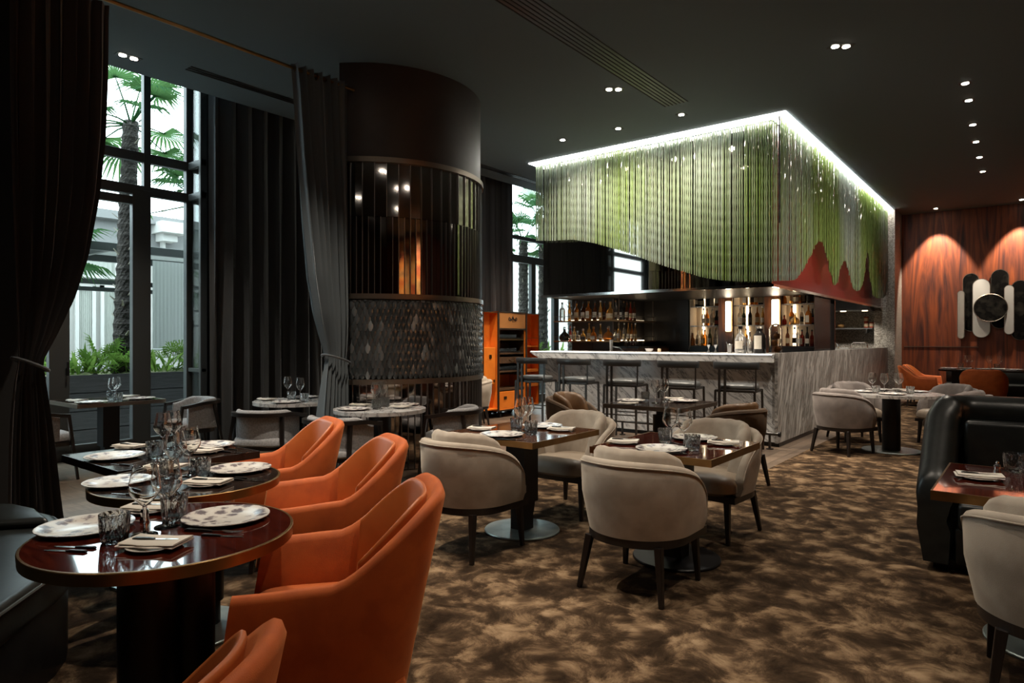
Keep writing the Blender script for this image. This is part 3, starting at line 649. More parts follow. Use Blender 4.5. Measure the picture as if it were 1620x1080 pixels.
zs1 = GY(930, 506.5, 10.2).z; zs2 = GY(930, 539, 10.2).z
lshelf(zs1, 'upper of the two glowing corner bottle shelves behind the bar')
lshelf(zs2, 'lower of the two glowing corner bottle shelves behind the bar')
rods = thing('shelf_hanger', 'slim bronze rods carrying the two corner bottle shelves from the canopy', 'hanger', (0, 0, 0))
for q in ((bx1 + .23, 10.2), (bx1 + .23, 11.5), (X_(970, 10.2), 10.2)): build('rod', MB().tube([(q[0], q[1], zs2 - .02), (q[0], q[1], cz)], .008, 8), M['bronze'], rods)
low = thing('back_counter', 'low wooden back counter under the corner shelves, holding upturned glasses', 'counter', (0, 0, 0))
zl = 1.30
build('top', MB().bb(bx1 + .05, bx1 + .55, 10.3, 11.55, zl - .03, zl), M['wood_dark'], low, smooth=0)
build('body', MB().bb(bx1 + .05, bx1 + .53, 10.32, 11.55, 0, zl - .03), wood('back_counter_wood', (.07, .025, .010), (.16, .06, .022), .35), low, smooth=0)
# niches
niche_wall = pbr('niche_cream', (.52, .43, .33), .6)
NY = NB + .30
def niche(pa, pb, label):
    a, b = X_(pa), X_(pb); t = thing('bottle_niche', label, 'shelving', (0, 0, 0), group='lit bottle niches')
    build('lining', MB().bb(a, b, NY, NY + .015, CT - .05, 2.5).bb(a, a + .012, NB, NY, CT - .05, 2.5).bb(b - .012, b, NB, NY, CT - .05, 2.5), niche_wall, t, smooth=0)
    for z in (NZ[0], NZ[1], NZ[2]): build('glass_shelf', MB().bb(a + .012, b - .012, NB + .01, NY, z - .016, z), M['marble_white'] if z != NZ[0] else M['wood_dark'], t, smooth=0)
    w = b - a
    build('light_strip', MB().bb(a + .24 * w, a + .31 * w, NY - .03, NY - .012, NZ[0] + .02, 2.45), M['led_warm'], t, smooth=0)
    build('base_panel', MB().bb(a, b, NB, NB + .02, .0, NZ[0] - .02), M['wood_dark'], t, smooth=0)
    return a, b
NZ = (GY(1190, 547, NB).z, GY(1190, 514, NB).z, GY(1190, 481.8, NB).z)
n_a = niche(1091, 1138, 'lit bottle niche next to the plain dark bar wall')
n_b = niche(1160, 1211, 'lit bottle niche between the two wall lamps of the bar')
n_c = niche(1235, 1289, 'lit bottle niche next to the black pillar of the bar')
pw = wood('bar_pillar_wood', (.10, .030, .010), (.24, .085, .028), .3, (14, 14, 1.0))
def pillar(pa, pb, la, lb, z0, z1, l1, l2):
    a, b = X_(pa), X_(pb); t = thing('bar_pillar', l1, 'pillar', (0, 0, 0), group='wooden pillars of the back bar'); t['kind'] = 'thing'
    build('pillar_body', MB().bb(a, b, NB - .05, NB + .3, 0, 2.6), pw, t, smooth=0)
    la, lb = X_(la, NB - .08), X_(lb, NB - .08)
    w = thing('wall_lamp', l2, 'lamp', ((la + lb) / 2, NB - .05, z0), group='bar wall lamps')
    h = z1 - z0; r = (lb - la) / 2
    build('light_tube', MB().bb(-r, r, -.06, -.012, 0, h), M['bar_lamp'], w, smooth=0, bevel=.01)
    build('back_plate', MB().bb(-r - .02, r + .02, -.012, 0, -.02, h + .02), M['brass'], w, smooth=0)
pillar(1138, 1160, 1148.5, 1156, GY(1152, 524, NB).z, GY(1152, 477, NB).z, 'narrow wooden pillar between the first and middle lit niches', 'slim vertical wall lamp on the pillar above the metal cup')
pillar(1211, 1235, 1221.5, 1232, GY(1226, 515, NB).z, GY(1226, 474, NB).z, 'narrow wooden pillar between the middle and last lit niches', 'wide vertical wall lamp on the pillar behind the jar of oranges')
bp = thing('black_pillar', 'black glossy pillar with a steel edge post at the end of the bottle niches', 'pillar', (0, 0, 0)); bp['kind'] = 'thing'
build('pillar_body', MB().bb(X_(1290), -2.79 - .03, NB - .05, NB + 1.2, 0, 2.12), pbr('black_gloss', (.012, .010, .010), .2), bp, smooth=0)
build('edge_post', MB().bb(-2.82, -2.78, NB + 1.16, NB + 1.2, CT, 2.12), M['chrome'], bp, smooth=0)
# ---- open kitchen end
KY = 17.3
struct('wall_kitchen', MB().bb(-6.0, -2.93, KY + .2, KY + .3, 0, CEIL).bb(-6.0, -5.9, 12.9, KY + .2, 0, CEIL), M['terrazzo'])
struct('trim_2', MB().bb(-2.92, -2.50, 17.25, BWALL - .01, 0, CEIL - .001), M['terrazzo'])
hood = thing('extractor_hood', 'brushed steel extractor hood over the open kitchen behind the bar side', 'hood', (0, 0, 0))
hz = GY(1360, 491, 16.8).z
build('hood_body', MB().loft([[(x, KY + .19, hz), (x, 16.6, hz), (x, 16.6, hz + .06), (x, 16.9, hz + .55), (x, KY + .19, hz + .55)] for x in (-4.2, -2.93)]), M['steel'], hood, smooth=0)
build('hood_lamp', MB().disc(.06, hz - .012, hz - .001, 14, (-3.5, 16.9, 0)).disc(.06, hz - .012, hz - .001, 14, (-3.05, 16.9, 0)), M['led_warm'], hood, smooth=0)
ks = thing('wall_shelf', 'long steel wall shelf with tins on the speckled kitchen wall', 'shelf', (0, 0, 0)); kz = GY(1370, 518.5, KY).z
build('shelf_board', MB().bb(-4.2, -2.95, KY - .1, KY + .2, kz - .025, kz), M['steel'], ks, smooth=0)
build('bracket', MB().bb(-4.0, -3.97, KY, KY + .2, kz - .12, kz - .025).bb(-3.1, -3.07, KY, KY + .2, kz - .12, kz - .025), M['steel'], ks, smooth=0)
red_tin = pbr('red_tin', (.30, .05, .025), .4, metal=.3)
i = 0
tin = thing('tin', '', 'tin', group='tins on the kitchen shelf')
build('can', MB().disc(.05, 0, .13, 16, e=.006), red_tin, tin); build('paper_band', MB().lathe([(.0508, .03), (.0508, .1)], 16), pbr('tin_label', (.55, .42, .28), .6), tin)
TP = Proto(tin)
for px, st, lb_ in ((1370, 0, 'red tin on the kitchen shelf, bottom of the first pair'), (1370, 1, 'red tin on the kitchen shelf, top of the first pair'), (1378.5, 0, 'red tin standing alone just past the first pair'), (1387.5, 0, 'red tin on the kitchen shelf, first of the far trio'), (1395, 0, 'red tin on the kitchen shelf, middle of the far trio'), (1402, 0, 'red tin on the kitchen shelf, last of the far trio')):
    p = GY(px, 517, KY - .0); TP.put(lb_, (p.x, KY + .03, kz + .0005 + st * .1305), i * .7); i += 1
tr = thing('tray', 'gold oval tray lying at the near end of the kitchen shelf', 'tray', (GY(1329, 516, KY).x, KY + .04, kz + .0005))
build('dish', MB().lathe([(.001, .004), (.09, .004), (.13, .035), (.136, .035), (.095, 0), (.001, 0)], 24), M['brass'], tr)
build('wrapped_bread', MB().sphere((0, 0, .055), .085, 14, .55), pbr('bread_crust', (.36, .20, .07), .7), tr)
lp = thing('heat_lamp_arch', 'low steel arch on the kitchen pass beside the black pillar', 'rack', (0, 0, 0), group='steel arches on the kitchen pass')
def arch(w, h): return MB().tube([(-w, 0, 0), (-w, 0, h - .05), (-w + .05, 0, h), (w - .05, 0, h), (w, 0, h - .05), (w, 0, 0)], .012, 8)
build('bow', arch(.16, .13), M['chrome'], lp); build('foot_bar', MB().bb(-.2, .2, -.03, .03, 0, .012), M['chrome'], lp)
AP = Proto(lp)
struct('trim_3', MB().bb(-3.6, -2.72, 11.7 + 1.2, 17.2, CT - .06, CT), M['steel'])
p = GY(1331, 550, 14.8); AP.put('low steel arch on the kitchen pass next to the black pillar', (p.x - .22, 14.8, CT + .0005))
p = GY(1377, 550, 15.9); AP.put('low steel arch on the kitchen pass next to the speckled wall end', (p.x - .22, 15.9, CT + .0005))
# ---- bottles
glass_c = {}
def bglass(name, col, tr=.6, r=.08): return pbr('bottle_' + name, col, r, trans=tr, ior=1.35)
BG = {'amber': bglass('amber', (.62, .20, .03), .55), 'clear': bglass('clear', (.72, .72, .70), .8), 'brown': bglass('brown', (.14, .04, .012), .35), 'green': bglass('green', (.05, .09, .045), .4), 'dark': bglass('dark', (.020, .018, .018), .1), 'red': bglass('red', (.45, .05, .03), .5), 'gold': bglass('gold', (.75, .40, .10), .6)}
cap_m = {'black': M['black_handle'], 'gold': M['brass'], 'cork': pbr('cork', (.30, .18, .09), .8), 'silver': M['steel']}
lab_m = {'white': pbr('label_white', (.62, .58, .50), .6), 'cream': pbr('label_cream', (.52, .42, .27), .6), 'black': pbr('label_black', (.03, .028, .026), .5), 'red': pbr('label_red', (.35, .05, .03), .6)}
SH = {'round': [(.001, 0), (.036, 0), (.038, .006), (.038, .18), (.030, .205), (.014, .225), (.013, .285), (.015, .287), (.015, .295)],
      'squat': [(.001, 0), (.050, 0), (.054, .008), (.052, .09), (.040, .125), (.018, .145), (.015, .185), (.018, .187), (.018, .20)],
      'slim': [(.001, 0), (.031, 0), (.033, .006), (.033, .20), (.022, .245), (.0125, .265), (.012, .325), (.014, .327), (.014, .335)],
      'wine': [(.001, 0), (.036, 0), (.037, .006), (.037, .175), (.026, .215), (.014, .235), (.013, .30), (.015, .302), (.015, .31)],
      'decanter': [(.001, 0), (.055, 0), (.075, .02), (.078, .055), (.060, .095), (.022, .125), (.016, .15), (.019, .165), (.022, .167)]}
SQ = {'square': (.068, .17, .27)}
protos = {}
def bottle(kind, g, lab, cap):
    key = (kind, g, lab, cap)
    if key in protos: return protos[key]
    t = thing('bottle', '', 'bottle')
    if kind == 'square':
        rg = []
        for s, z in ((.9, 0), (1, .006), (1, .155), (.8, .178), (.42, .195)):
            w = .034 * s; e = w * .25
            rg.append([(w - e, -w, z), (w, -w + e, z), (w, w - e, z), (w - e, w, z), (-w + e, w, z), (-w, w - e, z), (-w, -w + e, z), (-w + e, -w, z)])
        for rr, z in ((.014, .205), (.013, .25)): rg.append([(rr * cos(R(a)), rr * sin(R(a)), z) for a in (-67, -22, 22, 67, 112, 157, 202, 247)])
        build('glass', MB().loft(rg), BG[g], t, smooth=35); top, rl, zl0, zl1, rc = .25, .0345, .03, .13, .015
        if lab: build('label', MB().bb(-.028, .028, -.0352, -.0343, zl0, zl1), lab_m[lab], t, smooth=0)
    else:
        pr = SH[kind]; build('glass', MB().lathe(pr, 14, cap=False), BG[g], t, smooth=50); top = pr[-1][1]; rc = pr[-1][0] + .0015
        rl = max(r for r, z in pr[2:5]) + .0008
        if kind != 'decanter' and lab:
            z0, z1 = (.05, .14) if kind != 'squat' else (.022, .08)
            build('label', MB().loft([[(rl * cos(R(a)), rl * sin(R(a)), z) for a in range(-160, -19, 14)] for z in (z0, z1)], ring_closed=False), lab_m[lab], t)
    h = {'squat': .035, 'decanter': .04}.get(kind, .03)
    if kind == 'decanter': build('stopper', MB().sphere((0, 0, top + .012), .02, 12), BG['clear'], t)
    else: build('cap', MB().disc(rc, top - .004, top + h - .004, 12, e=.002), cap_m[cap], t)
    protos[key] = Proto(t); return protos[key]
KW = {'round': 'round-shouldered', 'squat': 'squat wide', 'slim': 'tall slim', 'wine': 'high-shouldered', 'decanter': 'bulbous decanter', 'square': 'square-sided'}
GW = {'amber': 'amber', 'clear': 'clear glass', 'brown': 'brown', 'green': 'green', 'dark': 'black', 'red': 'red', 'gold': 'golden'}
ORD = ['first', 'second', 'third', 'fourth', 'fifth', 'sixth', 'seventh', 'eighth', 'ninth', 'tenth', 'eleventh']
HT = {'round': .325, 'squat': .235, 'slim': .365, 'wine': .34, 'decanter': .20, 'square': .28}
def row(items, placer, where, group):
    hmax = .348 if 'upper' in where else .325
    for i, (px, kind, g, lab, cap, s) in enumerate(items):
        s = min(s, hmax / HT[kind]); x, y, z = placer(px, i % 2)
        lb_ = '%s %s bottle, %s %s' % (KW[kind], GW[g], ORD[i], where)
        bottle(kind, g, lab, cap).put(lb_, (x, y, z + .0006), random.uniform(-.35, .35), group, (s, s, s))
A_ = lambda z: (lambda px, k: (X_(px, 10.23 + .09 * k), 10.23 + .09 * k, z))
B_ = lambda z: (lambda px, k: (bx1 + .19 - .10 * k, GX(px, 500, bx1 + .19 - .10 * k).y, z))
row([(889.5, 'square', 'clear', None, 'silver', 1.25), (901, 'slim', 'amber', 'white', 'gold', 1.05), (912, 'round', 'amber', 'cream', 'black', 1.2), (922.5, 'round', 'brown', 'white', 'black', 1.15), (931, 'square', 'amber', 'white', 'gold', 1.3), (941, 'round', 'brown', 'white', 'black', 1.2), (950, 'slim', 'gold', 'white', 'silver', 1.0), (956, 'round', 'brown', 'black', 'black', 1.05), (965.5, 'squat', 'gold', 'cream', 'gold', 1.4), (974, 'slim', 'clear', 'white', 'gold', 1.1)], A_(zs1), 'along the upper corner shelf from the window', 'bottles on the upper corner shelf')
row([(982.5, 'slim', 'dark', 'white', 'black', 1.05), (987, 'slim', 'dark', 'black', 'gold', 1.08), (992, 'wine', 'brown', 'white', 'black', 1.1), (997.5, 'slim', 'red', 'cream', 'gold', 1.1), (1003.5, 'slim', 'brown', 'white', 'black', 1.08)], B_(zs1), 'past the corner of the upper shelf', 'bottles on the upper corner shelf')
row([(893, 'decanter', 'dark', None, 'silver', 1.3), (902, 'slim', 'red', 'white', 'black', .8), (908.5, 'square', 'gold', 'cream', 'silver', .95), (914, 'squat', 'clear', 'white', 'silver', .8), (922.5, 'squat', 'gold', 'black', 'silver', .95), (932, 'round', 'gold', 'cream', 'gold', 1.0), (939, 'squat', 'amber', 'white', 'red' if False else 'gold', 1.1), (950, 'slim', 'gold', 'white', 'silver', .85), (962.5, 'decanter', 'amber', None, 'silver', 1.3), (973, 'squat', 'clear', 'white', 'cork', .85)], A_(zs2), 'along the lower corner shelf from the window', 'bottles on the lower corner shelf')
row([(979, 'round', 'gold', 'white', 'silver', .95), (987.5, 'slim', 'clear', 'cream', 'silver', .95), (994, 'slim', 'gold', 'white', 'gold', .9), (999.5, 'slim', 'amber', 'white', 'cork', .92), (1005, 'slim', 'gold', 'cream', 'silver', .95)], B_(zs2), 'past the corner of the lower shelf', 'bottles on the lower corner shelf')
C_ = lambda z: (lambda px, k: (X_(px, NB + .075 + .11 * k), NB + .075 + .11 * k, z))
row([(1102, 'slim', 'dark', 'cream', 'black', .85), (1108, 'squat', 'dark', 'cream', 'black', 1.35), (1119.5, 'wine', 'dark', 'black', 'black', 1.0), (1126.5, 'square', 'clear', 'white', 'silver', 1.1), (1134, 'round', 'amber', 'white', 'gold', .95)], C_(NZ[2]), 'on the top shelf by the dark wall', 'bottles in the first niche')
row([(1113, 'wine', 'clear', 'white', 'cork', 1.0), (1118.5, 'round', 'amber', 'white', 'cork', 1.2), (1127, 'round', 'clear', 'cream', 'silver', 1.15), (1133.5, 'squat', 'dark', 'red', 'black', 1.2)], C_(NZ[1]), 'on the middle shelf by the dark wall', 'bottles in the first niche')
row([(1095.5, 'squat', 'amber', None, 'cork', 1.0), (1104, 'square', 'clear', 'cream', 'silver', 1.0), (1111, 'slim', 'gold', 'white', 'silver', .85), (1115, 'square', 'amber', 'cream', 'gold', 1.05), (1123, 'wine', 'green', 'white', 'gold', 1.15), (1132, 'wine', 'clear', 'white', 'gold', 1.2)], C_(NZ[0]), 'on the bottom shelf by the dark wall', 'bottles in the first niche')
row([(1179, 'square', 'gold', 'white', 'gold', 1.15), (1190, 'round', 'amber', 'black', 'black', 1.2), (1196, 'slim', 'amber', 'cream', 'gold', .9), (1203.5, 'square', 'dark', 'cream', 'gold', 1.2)], C_(NZ[2]), 'on the top shelf between the lamps', 'bottles in the middle niche')
row([(1170.5, 'round', 'clear', 'white', 'silver', 1.0), (1177, 'wine', 'green', 'cream', 'black', 1.2), (1186.5, 'wine', 'dark', 'black', 'black', 1.05), (1198, 'round', 'amber', 'cream', 'gold', 1.25), (1206.5, 'slim', 'gold', 'white', 'silver', 1.0)], C_(NZ[1]), 'on the middle shelf between the lamps', 'bottles in the middle niche')
row([(1167, 'slim', 'clear', 'white', 'silver', .85), (1180, 'round', 'gold', 'white', 'gold', .95), (1206, 'wine', 'brown', 'cream', 'black', .95)], C_(NZ[0]), 'on the bottom shelf between the lamps', 'bottles in the middle niche')
row([(1239.5, 'squat', 'amber', None, 'cork', 1.0), (1253, 'round', 'gold', 'cream', 'black', 1.15), (1261.5, 'squat', 'brown', 'cream', 'black', 1.3), (1272.5, 'square', 'brown', 'white', 'black', 1.15), (1279, 'slim', 'dark', 'black', 'black', .85), (1284.5, 'square', 'gold', 'black', 'silver', 1.0)], C_(NZ[2]), 'on the top shelf by the black pillar', 'bottles in the last niche')
row([(1241, 'squat', 'red', None, 'cork', .7), (1252.5, 'round', 'amber', 'cream', 'black', 1.2), (1257.5, 'decanter', 'gold', None, 'silver', 1.0), (1269, 'wine', 'clear', 'black', 'black', 1.2), (1279, 'square', 'amber', 'white', 'gold', 1.15), (1285.5, 'square', 'dark', 'red', 'black', .95)], C_(NZ[1]), 'on the middle shelf by the black pillar', 'bottles in the last niche')
row([(1246, 'wine', 'brown', 'cream', 'gold', 1.25), (1257, 'round', 'clear', 'black', 'black', 1.0), (1262.5, 'slim', 'clear', 'white', 'silver', 1.0), (1268.5, 'square', 'red', 'white', 'red' if False else 'black', 1.0), (1277, 'slim', 'dark', 'white', 'black', .9), (1284.5, 'round', 'red', 'red', 'black', .85)], C_(NZ[0]), 'on the bottom shelf by the black pillar', 'bottles in the last niche')
# upturned glasses on the low back counter
ug = tag(build('glass', MB().lathe([(.034, 0), (.030, .09), (.001, .092), (.001, .098), (.033, .096), (.037, 0)], 16), M['tumbler_clear']), '', 'glass')
UP = Proto(ug); k = 0
for r_, px in enumerate((991, 995, 999, 1003, 1007, 1011)):
    p = GX(px, 545, bx1 + .3)
    UP.put('upturned tumbler on the low back counter, %s from the tap' % ORD[k], (bx1 + .3 + .08 * (k % 2), p.y, zl + .0005), 0, 'upturned glasses on the back counter'); k += 1
# things on the bar counter
def onbar(px, y=9.35): return Vector((X_(px, y), y, CT + .0006))
def bigbottle(px, label, g, shape, labz, labw, cap, cr):
    t = thing('bottle', label, 'bottle', onbar(px)); build('glass', MB().lathe(shape, 24), BG[g], t, smooth=50)
    rl = max(r for r, z in shape) + .001
    if labw: build('label', MB().loft([[(rl * cos(R(a)), rl * sin(R(a)), z) for a in range(-90 - labw, -89 + labw, 8)] for z in labz], ring_closed=False), lab_m['white'], t)
    tz = shape[-1][1]; build('stopper', MB().disc(cr, tz - .01, tz + .03, 16, e=.004), cap, t); return t
bigbottle(1171.5, 'large glass bottle with a white square label and red contents on the bar counter', 'clear', [(.001, 0), (.078, 0), (.082, .01), (.082, .19), (.055, .25), (.026, .285), (.022, .34), (.026, .35)], (.06, .17), 42, cap_m['black'], .03)
bigbottle(1186.5, 'slim clear bottle between the two large labelled bottles on the counter', 'clear', [(.001, 0), (.036, 0), (.038, .01), (.038, .17), (.016, .21), (.014, .26), (.017, .27)], (.05, .12), 0, cap_m['silver'], .016)
bigbottle(1201.5, 'large round-shouldered jug with a tall white label on the bar counter', 'dark', [(.001, 0), (.082, 0), (.086, .01), (.086, .20), (.078, .25), (.045, .30), (.036, .33), (.040, .345)], (.06, .245), 36, BG['clear'], .05)
jar = thing('glass_jar', 'tall glass jar holding oranges at the counter corner', 'jar', onbar(1227, 9.35))
build('jar_wall', MB().lathe([(.001, .006), (.082, .006), (.082, .33), (.06, .375), (.06, .385), (.066, .385), (.066, .375), (.088, .33), (.088, 0), (.001, 0)], 28), M['wineglass'], jar)
build('lid', MB().lathe([(.001, .41), (.03, .405), (.062, .388), (.062, .386), (.001, .386)], 20), M['tumbler_clear'], jar)
orange_m = pbr('orange_peel', (.75, .25, .03), .5, bump=((120, 120, 120), .3, .002))
for i, (dx, dy, z, lb_) in enumerate(((.02, .01, .055, 'orange at the bottom of the glass jar on the counter'), (-.012, -.008, .145, 'orange in the middle of the glass jar on the counter'), (.012, .01, .235, 'orange at the top of the pile in the glass jar'))):
    o = thing('orange', lb_, 'fruit', jar.location + Vector((dx, dy, z)), group='oranges in the glass jar'); build('fruit_body', MB().sphere((0, 0, 0), .047, 18, .95), orange_m, o); build('stem_button', MB().disc(.006, .043, .046, 8), BG['green'], o)
cup = thing('metal_cup', 'steel cup of bar tools on the counter before the wall lamp', 'cup', onbar(1154.5)); build('cup_wall', MB().lathe([(.001, 0), (.032, 0), (.040, .12), (.042, .12), (.037, .125), (.035, .118), (.03, .008), (.001, .008)], 20), M['steel'], cup); build('tool', MB().tube([(0, 0, .01), (-.05, 0, .16)], .004, 6), M['steel'], cup)
jg = thing('jigger', '', 'jigger'); build('measure', MB().lathe([(.022, 0), (.006, .055), (.006, .06), (.026, .115), (.024, .115), (.005, .065), (.005, .05), (.020, 0)], 16), M['steel'], jg); JP = Proto(jg)
JP.put('small steel jigger on the counter, closer to the candle cup', onbar(1121), 0, 'jiggers on the bar counter'); JP.put('small steel jigger on the counter, closer to the steel cup', onbar(1132), 0, 'jiggers on the bar counter')
bw = thing('glass_bowl', 'shallow glass bowl on the bar counter below the dark wall', 'bowl', onbar(1027)); build('bowl_wall', MB().lathe([(.001, 0), (.04, 0), (.062, .045), (.066, .05), (.062, .05), (.038, .006), (.001, .006)], 20), M['china'], bw)
cc = thing('candle_cup', 'little cream candle cup on the bar counter beside the glass bowl', 'candle', onbar(1043)); build('cup_wall', MB().disc(.026, 0, .05, 16, e=.004), lab_m['cream'], cc); build('wax', MB().disc(.02, .05, .052, 12), M['china'], cc)
tap = thing('tap', 'white-handled steel tap behind the bar counter under the corner shelves', 'tap', (X_(967, 9.95), 9.95, 1.0005)); build('pillar_handle', MB().disc(.03, .12, .42, 14, e=.006), M['china'], tap); build('stem', MB().disc(.02, 0, .12, 12), M['steel'], tap); build('spout', MB().tube([(.02, 0, .30), (.16, 0, .28), (.26, 0, .2)], .012, 8), M['steel'], tap)
sk = MB().bb(-6.3, -2.75, 9.8, 10.1, .85, 1.0); struct('trim_4', sk, M['steel'])
# ---- bar stools
def make_stool():
    t = thing('bar_stool', '', 'bar stool'); w, d = .235, .21; zs = .80
    st = MB(); rg = []
    for k_, z in ((.96, zs - .012), (1, zs), (1, zs + .03), (.93, zs + .052), (.6, zs + .060), (.1, zs + .061)):
        rg.append([(w * k_ * (abs(cos(a)) ** .45) * (1 if cos(a) > 0 else -1), d * k_ * (abs(sin(a)) ** .45) * (1 if sin(a) > 0 else -1), z) for a in [2 * pi * i / 36 for i in range(36)]])
    build('seat', st.loft(rg), pbr('stool_grey_leather', (.065, .068, .068), .33), t, smooth=50)
    build('seat_frame', MB().bb(-w - .01, w + .01, -d - .01, d + .01, zs - .045, zs - .012), M['grey_metal'], t, smooth=0, bevel=.004)
    for sx in (-1, 1):
        build('leg', MB().bar((sx * (w + .005), -d - .005, zs - .02), (sx * (w + .015), -d - .02, 0), .026), M['grey_metal'], t, smooth=0)
        build('leg', MB().bar((sx * (w + .005), d + .005, zs - .02), (sx * (w + .015), d + .02, 0), .026), M['grey_metal'], t, smooth=0)
    build('back_post', MB().bar((w + .012, -d + .03, zs - .03), (w + .012, -d + .03, 1.06), .016), M['grey_metal'], t, smooth=0)
    build('back_post', MB().bar((-w + .05, -d - .028, 0.012), (-w + .05, -d - .028, 1.06), .028), M['grey_metal'], t, smooth=0)
    build('back_post', MB().bar((-w + .12, -d - .030, 0.012), (-w + .12, -d - .030, 1.06), .028), M['grey_metal'], t, smooth=0)
    for sy in (-1, 1): build('foot_bar', MB().bar((-w - .01, sy * d, .36), (w + .01, sy * d, .36), .016), M['grey_metal'], t, smooth=0)
    band = MB(); rg = []
    for i in range(25):
        u = -1 + 2 * i / 24; a = u * 1.25; x = (w + .04) * sin(a) / sin(1.25); y = -d - .055 + .13 * (1 - cos(a)) / (1 - cos(1.25)) * .95; nx, ny = sin(a) * .6, -cos(a)
        q = Vector((nx, ny)).normalized(); e = .55 if abs(u) > .97 else 1
        rg.append([(x + q.x * o_ * e, y + q.y * o_ * e, z) for o_, z in ((-.012, 1.045), (.012, 1.045), (.022, 1.06), (.022, 1.125), (.012, 1.14), (-.012, 1.14), (-.022, 1.125), (-.022, 1.06))])
    build('backrest', band.loft(rg), pbr('stool_dark_leather', (.026, .028, .030), .35), t, smooth=50)
    return t
SP = Proto(make_stool())
for px, lb_ in ((1169, 'grey leather bar stool nearest the marble counter corner'), (1078, 'second bar stool from the marble counter corner'), (990, 'third bar stool from the marble counter corner, in the middle of the row'), (914, 'fourth bar stool from the marble counter corner'), (848, 'bar stool at the far end of the counter before the orange cabinet')):
    SP.put(lb_, (X_(px, 8.5), 8.5, 0), R(6), 'bar stools along the counter')
# ================================================================== FURNITURE
def upath(A, B, yf, n=44, p=1.0):
    pts = []
    ns = 8
    for i in range(ns): pts.append((A, yf + (0 - yf) * i / ns))
    for i in range(n + 1):
        a = pi * i / n; c, s = cos(a), sin(a)
        pts.append((A * (abs(c) ** p) * (1 if c >= 0 else -1), -B * (abs(s) ** p)))
    for i in range(1, ns + 1): pts.append((-A, yf * i / ns))
    return pts
def ushell(path, rim, zb, th, flare, rr=.02, zmid=None, bulge=0.0, ztop_ref=.45, lean=None):
    rings = []; m = len(path)
    for i, (x, y) in enumerate(path):
        a = Vector(path[max(0, i - 1)]); b = Vector(path[min(m - 1, i + 1)]); t = (b - a).normalized(); n = Vector((-t.y, t.x))
        n = Vector((t.y, -t.x)) if n.dot(Vector((x, y + .0))) < 0 else n
        zr = rim(x, y, i / (m - 1)); zbb = zb(x, y, i / (m - 1)) if callable(zb) else zb
        zm = (zbb + zr) / 2
        def o(z): return flare * (max(0, z - zbb) / ztop_ref) ** .8
        ln = (lambda z: lean(x, y, z)) if lean else (lambda z: 0)
        q = []
        for off, z in ((o(zbb), zbb), (o(zm) + bulge, zm), (o(zr - rr), zr - rr), (o(zr) - .25 * th, zr - .2 * rr), (o(zr) - .5 * th, zr), (o(zr) - .75 * th, zr - .2 * rr), (o(zr - rr) - th, zr - rr), (o(zm) - th - bulge, zm), (o(zbb) - th, zbb)):
            q.append((x + n.x * off, y + n.y * off - ln(z), z))
        rings.append(q)
    return MB().loft(rings)
def cushion(w, d, yc, z0, z1, e=.04, p=.4, crown=.02):
    rg = []; N_ = 40
    for k_, z in ((1 - e / w * 2 * .9, z0), (1, z0 + e * .5), (1, z1 - e), (1 - e / w * .7, z1 - e * .25), (.78, z1 + crown * .5), (.4, z1 + crown), (.02, z1 + crown)):
        rg.append([(w / 2 * k_ * (abs(cos(a)) ** p) * (1 if cos(a) > 0 else -1), yc + d / 2 * k_ * (abs(sin(a)) ** p) * (1 if sin(a) > 0 else -1), z) for a in [2 * pi * (i + .5) / N_ for i in range(N_)]])
    return MB().loft(rg)
def tub_chair(outer, inner, seatm, ribbed=False):
    t = thing('tub_chair', '', 'chair')
    arch = lambda u, hi, lo, p=2.7: lo + (hi - lo) * math.sqrt(max(0, 1 - (abs(u - .5) * 2) ** p))
    rim = lambda x, y, u: arch(u, .765, .455)
    pth = upath(.30, .30, .19)
    build('outer_shell', ushell(pth, rim, .335, .055, .055, .022, bulge=.012), outer, t, smooth=60)
    ip = upath(.232, .222, .06, 60)
    def rim2(x, y, u): return arch(u, .815, .50, 3.6) + (.004 * sin(u * 90) if ribbed else .002 * sin(u * 60))
    b = ushell(ip, rim2, .42, .085, .055, .035, bulge=.012)
    build('inner_back_pad', b, inner, t, smooth=60)
    pp = []
    for i, (x, y) in enumerate(pth):
        z = rim(x, y, i / (len(pth) - 1)) - .028; n = Vector((x, y * .95)).normalized() if y < 0 else Vector((1 if x > 0 else -1, 0)); o_ = .055 * (max(0, z - .335) / .45) ** .8 + .0035; pp.append((x + n.x * o_, y + n.y * o_, z))
    build('seam_piping', MB().tube(pp, .004, 6), outer, t)
    build('seat', cushion(.56, .54, .075, .335, .455, .05, .5), seatm, t, smooth=60)
    base = [(x * .97, y * .97) for x, y in upath(.30, .30, .27, 40, .9)]
    build('base_frame', MB().prism(base, .29, .335), M['wood_dark'], t, smooth=30)
    for sx in (-1, 1):
        build('leg', MB().bar((sx * .225, .235, .30), (sx * .24, .255, 0), .042, .042, .026, .026), M['wood_dark'], t, smooth=0, bevel=.004)
        build('leg', MB().bar((sx * .215, -.215, .30), (sx * .255, -.265, 0), .042, .042, .026, .026), M['wood_dark'], t, smooth=0, bevel=.004)
    return t
CZ = .0005
tb = Proto(tub_chair(M['velvet_beige'], M['velvet_beige'], M['leather_taupe']))
tg = Proto(tub_chair(M['velvet_grey'], M['velvet_grey'], M['leather_taupe']))
tn = Proto(tub_chair(M['suede_brown'], M['leather_brown'], M['leather_brown']))
GR = 'tub chairs around the tables'
tb.put('beige tub chair with its back to us at the square table in mid room', (-3.03, 3.40, CZ), R(-2), GR)
tb.put('pale beige tub chair facing us at the far side of the middle square table', (-3.02, 4.66, CZ), R(180), GR)
tb.put('beige velvet tub chair with its back to us, in front of the copper-topped table', (-1.80, 3.50, CZ), R(0), GR)
